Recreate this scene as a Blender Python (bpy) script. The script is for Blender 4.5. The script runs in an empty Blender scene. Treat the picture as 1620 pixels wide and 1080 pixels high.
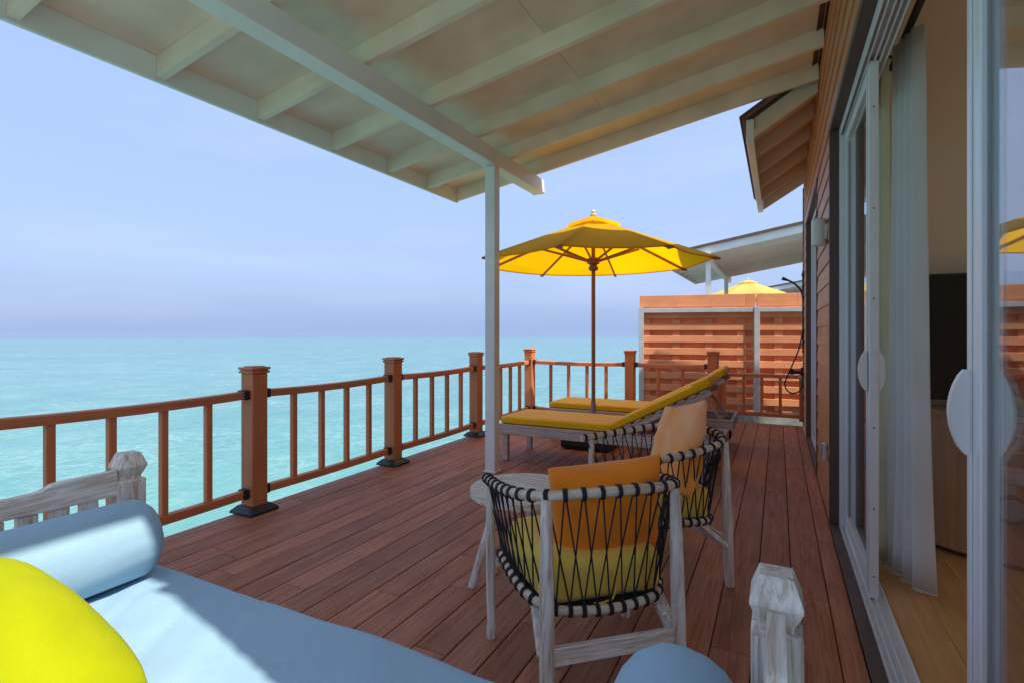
import bpy, bmesh, math, random
from mathutils import Vector, Matrix, Euler, noise as mnoise

random.seed(7)
R = math.radians
S = bpy.context.scene
COL = S.collection

# ------------------------------------------------------------------ camera
FPX = 830.0                                   # focal length in pixels of the 1620 px wide photograph
YAW = 26.9
cam_d = bpy.data.cameras.new('camera')
cam = bpy.data.objects.new('camera', cam_d)
COL.objects.link(cam)
cam.location = (0, 0, 1.2)
cam.rotation_euler = (R(90), 0, R(YAW))
cam_d.sensor_width = 36
cam_d.lens = FPX / 1620 * 36
cam_d.shift_y = -14 / 1620
cam_d.clip_start = 0.05
cam_d.clip_end = 60000
S.camera = cam

# ------------------------------------------------------------------ sky, sun, exposure
SUN_EL = 56.0
SUN_AZ = 102.0                                # clockwise from +Y
SUN_STRENGTH = 2.4
SKY_STRENGTH = 0.12
EXPOSURE = 1.36
w = bpy.data.worlds.new('World')
S.world = w
w.use_nodes = True
nt = w.node_tree
nt.nodes.clear()
out = nt.nodes.new('ShaderNodeOutputWorld')
bg = nt.nodes.new('ShaderNodeBackground')
sky = nt.nodes.new('ShaderNodeTexSky')
sky.sky_type = 'NISHITA'
sky.sun_disc = False
sky.sun_elevation = R(SUN_EL)
sky.sun_rotation = R(SUN_AZ)
sky.air_density = 1.0
sky.dust_density = 5.0
sky.ozone_density = 2.0
# thin veils of high cloud: a soft noise that lifts the sky a little towards a pale pinkish white
tc = nt.nodes.new('ShaderNodeTexCoord')
mp = nt.nodes.new('ShaderNodeMapping')
mp.inputs['Scale'].default_value = (1.2, 1.2, 6.0)
nz = nt.nodes.new('ShaderNodeTexNoise')
nz.inputs['Scale'].default_value = 1.6
nz.inputs['Detail'].default_value = 5
nz.inputs['Roughness'].default_value = 0.55
rmp = nt.nodes.new('ShaderNodeMapRange')
rmp.inputs['From Min'].default_value = 0.48
rmp.inputs['From Max'].default_value = 0.78
rmp.inputs['To Max'].default_value = 0.12
mix = nt.nodes.new('ShaderNodeMix')
mix.data_type = 'RGBA'
mix.inputs[7].default_value = (3.9, 3.8, 5.0, 1)
hz = nt.nodes.new('ShaderNodeMix')            # even sea haze over the whole sky
hz.data_type = 'RGBA'
hz.inputs[0].default_value = 0.78
hz.inputs[7].default_value = (1.50, 2.06, 3.35, 1)
L = nt.links.new
L(tc.outputs['Generated'], mp.inputs['Vector'])
L(mp.outputs['Vector'], nz.inputs['Vector'])
L(nz.outputs['Fac'], rmp.inputs['Value'])
L(sky.outputs['Color'], hz.inputs[6])
L(hz.outputs[2], mix.inputs[6])
L(rmp.outputs['Result'], mix.inputs[0])
L(mix.outputs[2], bg.inputs['Color'])
bg.inputs['Strength'].default_value = SKY_STRENGTH
L(bg.outputs['Background'], out.inputs['Surface'])

sun_d = bpy.data.lights.new('sun', 'SUN')
sun_d.energy = SUN_STRENGTH
sun_d.angle = R(0.6)
sun_d.color = (1.0, 0.93, 0.81)
sun = bpy.data.objects.new('sun', sun_d)
COL.objects.link(sun)
sv = Vector((math.sin(R(SUN_AZ)) * math.cos(R(SUN_EL)), math.cos(R(SUN_AZ)) * math.cos(R(SUN_EL)), math.sin(R(SUN_EL))))
sun.rotation_euler = sv.to_track_quat('Z', 'Y').to_euler()
sun.location = sv * 30

S.view_settings.view_transform = 'Standard'
S.view_settings.look = 'None'
S.view_settings.exposure = EXPOSURE
S.view_settings.gamma = 1.0
S.view_settings.use_curve_mapping = False
S.render.engine = 'CYCLES'
S.cycles.max_bounces = 10
S.cycles.diffuse_bounces = 6
S.cycles.glossy_bounces = 5
S.cycles.transparent_max_bounces = 12
S.cycles.caustics_reflective = False
S.cycles.caustics_refractive = False
S.cycles.use_denoising = True

# ------------------------------------------------------------------ materials
def newmat(name):
    m = bpy.data.materials.new(name)
    m.use_nodes = True
    n = m.node_tree
    b = n.nodes['Principled BSDF']
    return m, n, b

def N(n, t, **kw):
    x = n.nodes.new(t)
    for k, v in kw.items():
        if k in x.inputs:
            x.inputs[k].default_value = v
        else:
            setattr(x, k, v)
    return x

def ramp(n, stops, fac):
    r = n.nodes.new('ShaderNodeValToRGB')
    e = r.color_ramp.elements
    while len(e) < len(stops):
        e.new(0.5)
    for i, (p, c) in enumerate(stops):
        e[i].position = p
        e[i].color = (*c, 1) if len(c) == 3 else c
    n.links.new(fac, r.inputs['Fac'])
    return r

def mixc(n, fac, a, b, mode='MIX'):
    m = n.nodes.new('ShaderNodeMix')
    m.data_type = 'RGBA'
    m.blend_type = mode
    for idx, v in ((0, fac), (6, a), (7, b)):
        if hasattr(v, 'links') or hasattr(v, 'is_linked'):
            n.links.new(v, m.inputs[idx])
        elif idx == 0:
            m.inputs[0].default_value = v
        else:
            m.inputs[idx].default_value = (*v, 1)
    return m.outputs[2]

def coords(n, scale=(1, 1, 1), rnd=True):
    t = n.nodes.new('ShaderNodeTexCoord')
    m = n.nodes.new('ShaderNodeMapping')
    m.inputs['Scale'].default_value = scale
    if rnd:
        oi = n.nodes.new('ShaderNodeObjectInfo')
        mu = n.nodes.new('ShaderNodeVectorMath')
        mu.operation = 'SCALE'
        mu.inputs[0].default_value = (37.0, 19.0, 53.0)
        n.links.new(oi.outputs['Random'], mu.inputs['Scale'])
        n.links.new(mu.outputs[0], m.inputs['Location'])
    n.links.new(t.outputs['Object'], m.inputs['Vector'])
    return m.outputs['Vector']

def noise_tex(n, vec, scale, detail=4, rough=0.55, dist=0.0):
    x = n.nodes.new('ShaderNodeTexNoise')
    x.inputs['Scale'].default_value = scale
    x.inputs['Detail'].default_value = detail
    x.inputs['Roughness'].default_value = rough
    x.inputs['Distortion'].default_value = dist
    if vec is not None:
        n.links.new(vec, x.inputs['Vector'])
    return x.outputs['Fac']

def bump(n, b, h, strength=0.3, dist=0.01):
    x = n.nodes.new('ShaderNodeBump')
    x.inputs['Strength'].default_value = strength
    x.inputs['Distance'].default_value = dist
    n.links.new(h, x.inputs['Height'])
    n.links.new(x.outputs['Normal'], b.inputs['Normal'])

def rnd_value(n, lo, hi):
    oi = n.nodes.new('ShaderNodeObjectInfo')
    mr = n.nodes.new('ShaderNodeMapRange')
    mr.inputs['To Min'].default_value = lo
    mr.inputs['To Max'].default_value = hi
    n.links.new(oi.outputs['Random'], mr.inputs['Value'])
    return mr.outputs['Result']

def scale_col(n, col, val):
    x = n.nodes.new('ShaderNodeVectorMath')
    x.operation = 'SCALE'
    n.links.new(col, x.inputs[0])
    n.links.new(val, x.inputs['Scale'])
    return x.outputs[0]

def paint(name, col, rough=0.5, var=0.12, sc=3.0, bmp=0.05, stain=None, stretch=(1, 1, 1), spec=0.5):
    m, n, b = newmat(name)
    v = coords(n, stretch)
    f = noise_tex(n, v, sc, 6, 0.6)
    dark = tuple(c * (1 - var) for c in col)
    lite = tuple(min(1, c * (1 + var * 0.6)) for c in col)
    r = ramp(n, [(0.3, dark), (0.7, lite)], f)
    c = r.outputs['Color']
    if stain:
        f2 = noise_tex(n, v, sc * 2.3, 8, 0.7, 0.6)
        r2 = ramp(n, [(0.56, (0, 0, 0)), (0.72, (1, 1, 1))], f2)
        c = mixc(n, r2.outputs['Color'], c, stain)
    n.links.new(c, b.inputs['Base Color'])
    b.inputs['Roughness'].default_value = rough
    b.inputs['Specular IOR Level'].default_value = spec
    if bmp:
        bump(n, b, noise_tex(n, v, sc * 18, 3), bmp, 0.003)
    return m

def wood(name, a, c, axis='Y', sc=1.0, rough=0.5, bmp=0.25, tone=(0.8, 1.15), spec=0.4, fine=1.0, worn=None):
    m, n, b = newmat(name)
    st = {'X': (1.2, 22, 22), 'Y': (22, 1.2, 22), 'Z': (22, 22, 1.2)}[axis]
    v = coords(n, tuple(s * sc for s in st))
    g = noise_tex(n, v, 2.2 * fine, 7, 0.62, 0.5)
    r = ramp(n, [(0.3, a), (0.72, c)], g)
    v2 = coords(n, (1.5, 1.5, 1.5))
    g2 = noise_tex(n, v2, 1.8, 3)
    mr = n.nodes.new('ShaderNodeMapRange')
    mr.inputs['From Min'].default_value = 0.3
    mr.inputs['From Max'].default_value = 0.7
    mr.inputs['To Min'].default_value = 0.88
    mr.inputs['To Max'].default_value = 1.1
    n.links.new(g2, mr.inputs['Value'])
    base = r.outputs['Color']
    if worn:
        st3 = {'X': (0.7, 9, 9), 'Y': (9, 0.7, 9), 'Z': (9, 9, 0.7)}[axis]
        g3 = noise_tex(n, coords(n, st3), 1.6, 6, 0.7, 0.4)
        r3 = ramp(n, [(0.44, (0, 0, 0)), (0.74, (0.75, 0.75, 0.75))], g3)
        base = mixc(n, r3.outputs['Color'], base, worn)
    col = scale_col(n, base, mr.outputs['Result'])
    col = scale_col(n, col, rnd_value(n, *tone))
    n.links.new(col, b.inputs['Base Color'])
    b.inputs['Roughness'].default_value = rough
    b.inputs['Specular IOR Level'].default_value = spec
    bump(n, b, g, bmp, 0.004)
    return m

def limewood(name, axis, orange=0.8):
    """brushed, lime-washed teak: pale grey in the pores, orange where the wash wore off"""
    m, n, b = newmat(name)
    st = {'X': (2, 26, 26), 'Y': (26, 2, 26), 'Z': (26, 26, 2)}[axis]
    v = coords(n, st)
    g = noise_tex(n, v, 2.5, 8, 0.66, 0.8)
    r = ramp(n, [(0.32, (0.42, 0.29, 0.20)), (0.46, (0.64, 0.55, 0.47)), (0.60, (0.80, 0.76, 0.71)), (0.8, (0.88, 0.86, 0.83))], g)
    v2 = coords(n, tuple(s * 0.22 for s in st))
    g2 = noise_tex(n, v2, 2.0, 5, 0.7, 0.5)
    r2 = ramp(n, [(0.56, (0, 0, 0)), (0.68, (orange,) * 3)], g2)
    c = mixc(n, r2.outputs['Color'], r.outputs['Color'], (0.62, 0.22, 0.05))
    n.links.new(c, b.inputs['Base Color'])
    b.inputs['Roughness'].default_value = 0.62
    b.inputs['Specular IOR Level'].default_value = 0.3
    bump(n, b, g, 0.5, 0.004)
    return m

def fabric(name, col, rough=0.85, var=0.1, weave=700, wr=0.15, trans=0.0, sheen=0.15, fade=None, through=None):
    m, n, b = newmat(name)
    v = coords(n)
    f = noise_tex(n, v, 4, 5, 0.6)
    r = ramp(n, [(0.3, tuple(c * (1 - var) for c in col)), (0.7, tuple(min(1, c * (1 + var)) for c in col))], f)
    c = r.outputs['Color']
    if fade:
        ff = noise_tex(n, v, 2.1, 3)
        rr = ramp(n, [(0.45, (0, 0, 0)), (0.62, (1, 1, 1))], ff)
        c = mixc(n, rr.outputs['Color'], c, fade)
    n.links.new(c, b.inputs['Base Color'])
    b.inputs['Roughness'].default_value = rough
    b.inputs['Specular IOR Level'].default_value = 0.2
    b.inputs['Sheen Weight'].default_value = sheen
    w1 = noise_tex(n, v, weave, 2)
    w2 = noise_tex(n, v, 9, 4)
    ad = n.nodes.new('ShaderNodeMath')
    ad.operation = 'MULTIPLY_ADD'
    ad.inputs[1].default_value = 4.0
    n.links.new(w2, ad.inputs[0])
    n.links.new(w1, ad.inputs[2])
    bump(n, b, ad.outputs[0], wr, 0.004)
    if trans:
        tr = n.nodes.new('ShaderNodeBsdfTranslucent')
        if through: tr.inputs['Color'].default_value = (*through, 1)
        else: n.links.new(c, tr.inputs['Color'])
        mx = n.nodes.new('ShaderNodeMixShader')
        mx.inputs[0].default_value = trans
        n.links.new(b.outputs[0], mx.inputs[1])
        n.links.new(tr.outputs[0], mx.inputs[2])
        n.links.new(mx.outputs[0], n.nodes['Material Output'].inputs['Surface'])
    return m

M = {}
M['cream'] = wood('cream_roof_paint', (0.89, 0.75, 0.61), (0.94, 0.80, 0.66), 'X', 0.12, 0.5, 0.06, (0.93, 1.03), 0.4)
M['white'] = paint('white_paint', (0.86, 0.85, 0.84), 0.45, 0.10, 2.0, 0.04)
M['alu'] = paint('white_aluminium', (0.72, 0.74, 0.78), 0.32, 0.04, 2.0, 0.0)
M['plastic'] = paint('white_plastic', (0.72, 0.73, 0.74), 0.35, 0.03, 3.0, 0.0)
M['deck'] = wood('deck_composite', (0.29, 0.100, 0.050), (0.56, 0.225, 0.125), 'Y', 1.0, 0.55, 0.35, (0.82, 1.14), 0.15, 1.5, (0.52, 0.26, 0.165))
M['deckX'] = wood('deck_composite_across', (0.26, 0.064, 0.030), (0.52, 0.160, 0.080), 'X', 1.0, 0.42, 0.35, (0.72, 1.18), 0.45, 1.5)
M['under'] = paint('dark_joist', (0.03, 0.02, 0.016), 0.9)
M['rail'] = wood('brown_rail', (0.53, 0.165, 0.060), (0.70, 0.235, 0.095), 'Z', 0.5, 0.5, 0.08, (0.88, 1.1), 0.4)
M['railY'] = wood('brown_rail_lengthwise', (0.53, 0.165, 0.060), (0.70, 0.235, 0.095), 'Y', 0.5, 0.5, 0.08, (0.88, 1.1), 0.4)
M['black'] = paint('black_plastic', (0.018, 0.019, 0.022), 0.45, 0.1, 4.0, 0.05)
M['rope'] = paint('dark_rope', (0.012, 0.013, 0.018), 0.7, 0.2, 60.0, 0.3)
M['fence'] = wood('orange_board', (0.78, 0.29, 0.13), (0.90, 0.39, 0.19), 'X', 1.0, 0.6, 0.12, (0.88, 1.08))
M['steel'] = paint('galvanised_steel', (0.55, 0.56, 0.58), 0.45, 0.15, 6.0, 0.02, (0.40, 0.36, 0.33))
M['siding'] = wood('siding_board', (0.48, 0.20, 0.095), (0.66, 0.31, 0.155), 'Y', 0.8, 0.5, 0.2, (0.92, 1.06))
M['casing'] = paint('dark_brown_casing', (0.105, 0.060, 0.045), 0.5, 0.12)
M['shingle'] = paint('roof_shingle', (0.20, 0.105, 0.085), 0.9, 0.3, 8.0, 0.3)
M['inwall'] = paint('tan_wall', (0.80, 0.63, 0.49), 0.75, 0.05, 1.5, 0.05)
M['infloor'] = wood('oak_floor', (0.55, 0.29, 0.10), (0.74, 0.43, 0.18), 'Y', 0.6, 0.4, 0.08, (0.88, 1.08))
M['cabinet'] = wood('cabinet_veneer', (0.45, 0.25, 0.15), (0.62, 0.38, 0.25), 'Z', 0.5, 0.42, 0.08, (0.98, 1.02))
M['screen'] = paint('black_screen', (0.010, 0.011, 0.014), 0.12, 0.05, 2.0, 0.0)
M['limeX'] = limewood('limed_teak_x', 'X')
M['limeY'] = limewood('limed_teak_y', 'Y')
M['limeZ'] = limewood('limed_teak_z', 'Z')
M['limeP'] = limewood('limed_teak_pale', 'X', 0.12)
M['limePZ'] = limewood('limed_teak_pale_upright', 'Z', 0.12)
M['limePY'] = limewood('limed_teak_pale_rail', 'Y', 0.12)
M['teakgrey'] = wood('weathered_teak', (0.42, 0.32, 0.28), (0.68, 0.57, 0.51), 'X', 1.0, 0.7, 0.2, (0.95, 1.05))
M['umbwood'] = wood('varnished_pole', (0.26, 0.085, 0.03), (0.42, 0.16, 0.06), 'Z', 1.0, 0.4, 0.1, (1, 1))
M['yellow'] = fabric('yellow_cushion', (0.98, 0.50, 0.006), 0.8, 0.06)
M['canopy'] = fabric('yellow_canopy', (0.95, 0.58, 0.010), 0.8, 0.04, 500, 0.08, 0.58, 0.05, None, (0.98, 0.52, 0.0))
M['canopy_pale'] = fabric('sun_bleached_canopy', (0.86, 0.66, 0.18), 0.8, 0.04, 500, 0.08, 0.4, 0.05)
M['lime'] = fabric('acid_yellow_cushion', (0.35, 0.38, 0.000), 0.9, 0.07, 500, 0.35, 0.0, 0.0)
M['orange'] = fabric('orange_cushion', (0.97, 0.26, 0.014), 0.85, 0.08, 700, 0.25)
M['peach'] = fabric('faded_orange_cushion', (0.98, 0.33, 0.06), 0.85, 0.06, 700, 0.25, fade=(0.98, 0.46, 0.23))
M['olive'] = fabric('mustard_cushion', (0.86, 0.58, 0.10), 0.85, 0.08)
M['blue'] = fabric('blue_vinyl', (0.29, 0.45, 0.58), 0.55, 0.04, 260, 0.22, 0.0, 0.05)
M['sheer'] = fabric('sheer_curtain', (0.80, 0.80, 0.66), 0.9, 0.03, 500, 0.05, 0.55)
M['drape'] = fabric('white_drape', (0.86, 0.88, 0.89), 0.9, 0.04, 500, 0.06, 0.40)
M['eave'] = paint('tan_eave_paint', (0.80, 0.64, 0.50), 0.6, 0.08)
M['rim'] = wood('tan_rim_wood', (0.42, 0.30, 0.20), (0.70, 0.60, 0.48), 'X', 1.0, 0.6, 0.2)
M['concrete'] = paint('weathered_concrete', (0.42, 0.42, 0.40), 0.9, 0.35, 5.0, 0.3, (0.16, 0.15, 0.13))
M['sand'] = paint('pale_sand', (0.62, 0.60, 0.58), 0.9, 0.1)
M['grey'] = paint('grey_plastic', (0.30, 0.31, 0.33), 0.5)

def glass_mat():
    m, n, b = newmat('window_glass')
    n.nodes.remove(b)
    fr = N(n, 'ShaderNodeFresnel', IOR=1.5)
    ge = N(n, 'ShaderNodeNewGeometry')
    io = n.nodes.new('ShaderNodeMapRange')
    io.inputs['To Min'].default_value = 1.5
    io.inputs['To Max'].default_value = 1 / 1.5
    n.links.new(ge.outputs['Backfacing'], io.inputs['Value'])
    n.links.new(io.outputs['Result'], fr.inputs['IOR'])
    mr = n.nodes.new('ShaderNodeMath')
    mr.operation = 'MULTIPLY'
    mr.use_clamp = True
    mr.inputs[1].default_value = 1.25
    n.links.new(fr.outputs[0], mr.inputs[0])
    tr = N(n, 'ShaderNodeBsdfTransparent')
    tr.inputs['Color'].default_value = (0.93, 0.96, 0.96, 1)
    gl = N(n, 'ShaderNodeBsdfGlossy')
    gl.inputs['Roughness'].default_value = 0.0
    gl.inputs['Color'].default_value = (0.95, 0.97, 1.0, 1)
    mx = n.nodes.new('ShaderNodeMixShader')
    n.links.new(mr.outputs[0], mx.inputs[0])
    n.links.new(tr.outputs[0], mx.inputs[1])
    n.links.new(gl.outputs[0], mx.inputs[2])
    n.links.new(mx.outputs[0], n.nodes['Material Output'].inputs['Surface'])
    return m
M['glass'] = glass_mat()

def sea_mat():
    m, n, b = newmat('lagoon_water')
    geo = N(n, 'ShaderNodeNewGeometry')
    pos = geo.outputs['Position']
    # distance from the villa: shallow lagoon, then the reef edge and deep water
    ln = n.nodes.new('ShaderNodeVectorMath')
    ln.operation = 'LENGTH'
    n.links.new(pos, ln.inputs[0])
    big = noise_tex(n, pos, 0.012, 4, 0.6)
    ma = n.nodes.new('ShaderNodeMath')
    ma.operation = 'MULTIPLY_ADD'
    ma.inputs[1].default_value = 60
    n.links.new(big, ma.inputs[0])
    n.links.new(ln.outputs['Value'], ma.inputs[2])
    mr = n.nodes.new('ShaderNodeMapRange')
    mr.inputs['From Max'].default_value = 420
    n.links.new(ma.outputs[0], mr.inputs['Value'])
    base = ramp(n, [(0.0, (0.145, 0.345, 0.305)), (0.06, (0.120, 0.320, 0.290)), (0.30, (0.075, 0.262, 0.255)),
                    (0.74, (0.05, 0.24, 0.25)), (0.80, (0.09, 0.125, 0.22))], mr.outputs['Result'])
    # soft sand and coral mottling
    mot = noise_tex(n, pos, 0.35, 5, 0.6)
    rm0 = ramp(n, [(0.35, (0.84, 0.91, 0.93)), (0.65, (1.08, 1.04, 1.02))], mot)
    rm1 = ramp(n, [(0.38, (0.80, 0.90, 0.93)), (0.58, (1.04, 1.02, 1.0))], noise_tex(n, pos, 0.045, 5, 0.65, 0.8))
    rmx = mixc(n, 1.0, rm0.outputs['Color'], rm1.outputs['Color'], 'MULTIPLY')
    c = mixc(n, 1.0, base.outputs['Color'], rmx, 'MULTIPLY')
    # bright net of refracted light painted into the colour over the shallow sand
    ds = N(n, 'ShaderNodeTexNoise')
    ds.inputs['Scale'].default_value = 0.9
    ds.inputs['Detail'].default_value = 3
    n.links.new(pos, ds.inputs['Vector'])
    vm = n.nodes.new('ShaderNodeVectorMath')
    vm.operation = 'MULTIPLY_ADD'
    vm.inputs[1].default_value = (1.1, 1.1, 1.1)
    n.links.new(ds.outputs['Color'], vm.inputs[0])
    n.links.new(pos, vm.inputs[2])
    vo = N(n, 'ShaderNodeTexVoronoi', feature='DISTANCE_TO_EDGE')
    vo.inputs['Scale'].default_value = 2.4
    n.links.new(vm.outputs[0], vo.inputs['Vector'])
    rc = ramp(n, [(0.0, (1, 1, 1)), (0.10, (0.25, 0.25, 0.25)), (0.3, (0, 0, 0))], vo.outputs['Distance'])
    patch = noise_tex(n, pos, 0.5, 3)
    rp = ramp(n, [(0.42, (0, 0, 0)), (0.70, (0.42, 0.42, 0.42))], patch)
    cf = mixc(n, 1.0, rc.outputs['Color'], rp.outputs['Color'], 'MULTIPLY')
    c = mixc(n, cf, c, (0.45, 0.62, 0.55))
    # one long dark streak of weed along the sand
    sp = n.nodes.new('ShaderNodeSeparateXYZ')
    n.links.new(pos, sp.inputs[0])
    wob = noise_tex(n, pos, 0.6, 4)
    # line  x*0.36 + y*0.93 = k   (in metres), wobbling
    m1 = n.nodes.new('ShaderNodeMath'); m1.operation = 'MULTIPLY_ADD'; m1.inputs[1].default_value = 1.608
    n.links.new(sp.outputs['X'], m1.inputs[0]); m1.inputs[2].default_value = 18.2
    m2 = n.nodes.new('ShaderNodeMath'); m2.operation = 'ADD'
    n.links.new(m1.outputs[0], m2.inputs[0]); n.links.new(sp.outputs['Y'], m2.inputs[1])
    m3 = n.nodes.new('ShaderNodeMath'); m3.operation = 'MULTIPLY_ADD'; m3.inputs[1].default_value = 1.6
    n.links.new(wob, m3.inputs[0]); n.links.new(m2.outputs[0], m3.inputs[2])
    m4 = n.nodes.new('ShaderNodeMath'); m4.operation = 'ABSOLUTE'
    n.links.new(m3.outputs[0], m4.inputs[0])
    rs = ramp(n, [(0.0, (0.45, 0.45, 0.45)), (0.55, (0, 0, 0))], m4.outputs[0])
    brk = ramp(n, [(0.42, (0, 0, 0)), (0.56, (1, 1, 1))], noise_tex(n, pos, 0.9, 3))
    near = ramp(n, [(0.12, (1, 1, 1)), (0.16, (0, 0, 0))], mr.outputs['Result'])
    sf = mixc(n, 1.0, rs.outputs['Color'], brk.outputs['Color'], 'MULTIPLY')
    sf = mixc(n, 1.0, sf, near.outputs['Color'], 'MULTIPLY')
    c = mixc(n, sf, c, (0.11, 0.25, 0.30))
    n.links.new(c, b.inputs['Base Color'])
    b.inputs['Roughness'].default_value = 0.12
    b.inputs['IOR'].default_value = 1.33
    b.inputs['Specular IOR Level'].default_value = 0.5
    h1 = noise_tex(n, pos, 1.1, 5, 0.6, 0.4)
    h2 = noise_tex(n, pos, 5.0, 4, 0.6, 0.3)
    ad = n.nodes.new('ShaderNodeMath')
    ad.operation = 'MULTIPLY_ADD'
    ad.inputs[1].default_value = 0.35
    n.links.new(h2, ad.inputs[0])
    n.links.new(h1, ad.inputs[2])
    bump(n, b, ad.outputs[0], 0.38, 0.20)
    return m
M['sea'] = sea_mat()

# ------------------------------------------------------------------ mesh helpers
class MB:
    def __init__(self):
        self.v, self.f = [], []
    def add(self, verts, faces, mat=None):
        o = len(self.v)
        for p in verts:
            p = Vector(p)
            self.v.append(tuple(mat @ p if mat else p))
        self.f += [tuple(i + o for i in f) for f in faces]
        return self
    def box(self, x0, x1, y0, y1, z0, z1, ch=0.0, mat=None):
        """box by its extents with chamfered edges"""
        if x0 > x1: x0, x1 = x1, x0
        if y0 > y1: y0, y1 = y1, y0
        if z0 > z1: z0, z1 = z1, z0
        c = Vector(((x0 + x1) / 2, (y0 + y1) / 2, (z0 + z1) / 2))
        h = Vector(((x1 - x0) / 2, (y1 - y0) / 2, (z1 - z0) / 2))
        ch = min(ch, min(h) * 0.45)
        if ch <= 0:
            vs = [c + Vector((sx * h.x, sy * h.y, sz * h.z)) for sx in (-1, 1) for sy in (-1, 1) for sz in (-1, 1)]
            fs = [(0, 1, 3, 2), (4, 6, 7, 5), (0, 4, 5, 1), (2, 3, 7, 6), (0, 2, 6, 4), (1, 5, 7, 3)]
            return self.add(vs, fs, mat)
        vs, idx = [], {}
        for sx in (-1, 1):
            for sy in (-1, 1):
                for sz in (-1, 1):
                    s = (sx, sy, sz)
                    for ax in range(3):
                        p = [s[i] * (h[i] - (0 if i == ax else ch)) for i in range(3)]
                        idx[(s, ax)] = len(vs)
                        vs.append(c + Vector(p))
        fs = []
        for ax in range(3):
            a, b = (ax + 1) % 3, (ax + 2) % 3
            for sg in (-1, 1):
                q = []
                for sa, sb in ((-1, -1), (1, -1), (1, 1), (-1, 1)):
                    s = [0, 0, 0]; s[ax] = sg; s[a] = sa; s[b] = sb
                    q.append(idx[(tuple(s), ax)])
                fs.append(tuple(q if sg > 0 else reversed(q)))
        for ax in range(3):                      # edges running along ax
            a, b = (ax + 1) % 3, (ax + 2) % 3
            for sa in (-1, 1):
                for sb in (-1, 1):
                    lo = [0, 0, 0]; lo[ax] = -1; lo[a] = sa; lo[b] = sb
                    hi = list(lo); hi[ax] = 1
                    q = [idx[(tuple(lo), a)], idx[(tuple(hi), a)], idx[(tuple(hi), b)], idx[(tuple(lo), b)]]
                    fs.append(tuple(q if sa * sb < 0 else reversed(q)))
        for sx in (-1, 1):
            for sy in (-1, 1):
                for sz in (-1, 1):
                    s = (sx, sy, sz)
                    q = [idx[(s, 0)], idx[(s, 1)], idx[(s, 2)]]
                    fs.append(tuple(q if sx * sy * sz > 0 else reversed(q)))
        return self.add(vs, fs, mat)
    def tube(self, pts, r, n=10, caps=True, closed=False, flat=None):
        pts = [Vector(p) for p in pts]
        k = len(pts)
        rs = r if isinstance(r, (list, tuple)) else [r] * k
        tang = []
        for i in range(k):
            if closed:
                t = pts[(i + 1) % k] - pts[i - 1]
            else:
                t = pts[min(i + 1, k - 1)] - pts[max(i - 1, 0)]
            tang.append(t.normalized())
        up = Vector((0, 0, 1)) if abs(tang[0].z) < 0.9 else Vector((1, 0, 0))
        nx = tang[0].cross(up).normalized()
        vs, fs = [], []
        for i in range(k):
            t = tang[i]
            nx = (nx - t * nx.dot(t)).normalized()
            ny = t.cross(nx)
            for j in range(n):
                a = 2 * math.pi * (j + 0.5) / n
                vs.append(pts[i] + (nx * math.cos(a) + ny * math.sin(a) * (flat or 1)) * rs[i])
        rings = k if closed else k - 1
        for i in range(rings):
            o0, o1 = i * n, ((i + 1) % k) * n
            for j in range(n):
                fs.append((o0 + j, o0 + (j + 1) % n, o1 + (j + 1) % n, o1 + j))
        if caps and not closed:
            fs.append(tuple(reversed(range(n))))
            fs.append(tuple((k - 1) * n + j for j in range(n)))
        return self.add(vs, fs)
    def lathe(self, prof, n=24, mat=None):
        """prof: (radius, z) from bottom to top around the z axis"""
        vs, fs = [], []
        for r_, z in prof:
            for j in range(n):
                a = 2 * math.pi * j / n
                vs.append((r_ * math.cos(a), r_ * math.sin(a), z))
        for i in range(len(prof) - 1):
            for j in range(n):
                fs.append((i * n + j, i * n + (j + 1) % n, (i + 1) * n + (j + 1) % n, (i + 1) * n + j))
        fs.append(tuple(reversed(range(n))))
        fs.append(tuple((len(prof) - 1) * n + j for j in range(n)))
        return self.add(vs, fs, mat)
    def prism(self, poly, axis, a, b, mat=None):
        """polygon in the two other axes swept along axis from a to b"""
        k = len(poly)
        def P(u, v, t):
            return {'X': (t, u, v), 'Y': (u, t, v), 'Z': (u, v, t)}[axis]
        vs = [P(u, v, a) for u, v in poly] + [P(u, v, b) for u, v in poly]
        fs = [tuple(range(k)), tuple(reversed(range(k, 2 * k)))]
        for i in range(k):
            j = (i + 1) % k
            fs.append((i, i + k, j + k, j))
        return self.add(vs, fs, mat)
    def bar(self, p0, p1, wid, hgt, ch=0.003, up=(0, 0, 1)):
        """rectangular bar between two points; wid across, hgt along up"""
        p0, p1, up = Vector(p0), Vector(p1), Vector(up)
        d = (p1 - p0)
        ln = d.length
        d.normalize()
        side = d.cross(up).normalized()
        upv = side.cross(d)
        m = Matrix((side, d, upv)).transposed().to_4x4()
        m.translation = (p0 + p1) / 2
        return self.box(-wid / 2, wid / 2, -ln / 2, ln / 2, -hgt / 2, hgt / 2, ch, m)
    def rbox(self, sx, sy, sz, r, n=8, mat=None, fn=None):
        """soft box centred on the origin: edges rounded by r; fn may move each vertex"""
        h = (sx / 2, sy / 2, sz / 2)
        r = min(r, min(h))
        vs, fs, key = [], [], {}
        def vert(p):
            k = tuple(round(c, 5) for c in p)
            if k not in key:
                q = Vector([max(-(h[i] - r), min(h[i] - r, p[i] * h[i])) for i in range(3)])
                full = Vector([p[i] * h[i] for i in range(3)])
                d = full - q
                out_ = q + d.normalized() * r if d.length > 1e-9 else full
                if fn: out_ = fn(out_)
                key[k] = len(vs)
                vs.append(out_)
            return key[k]
        def lin(i, hh):
            t = -1 + 2 * i / n
            inner = max(0.0, (hh - r) / hh)
            # more rows near the rounded border
            return math.copysign(abs(t) ** 0.75, t)
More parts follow.
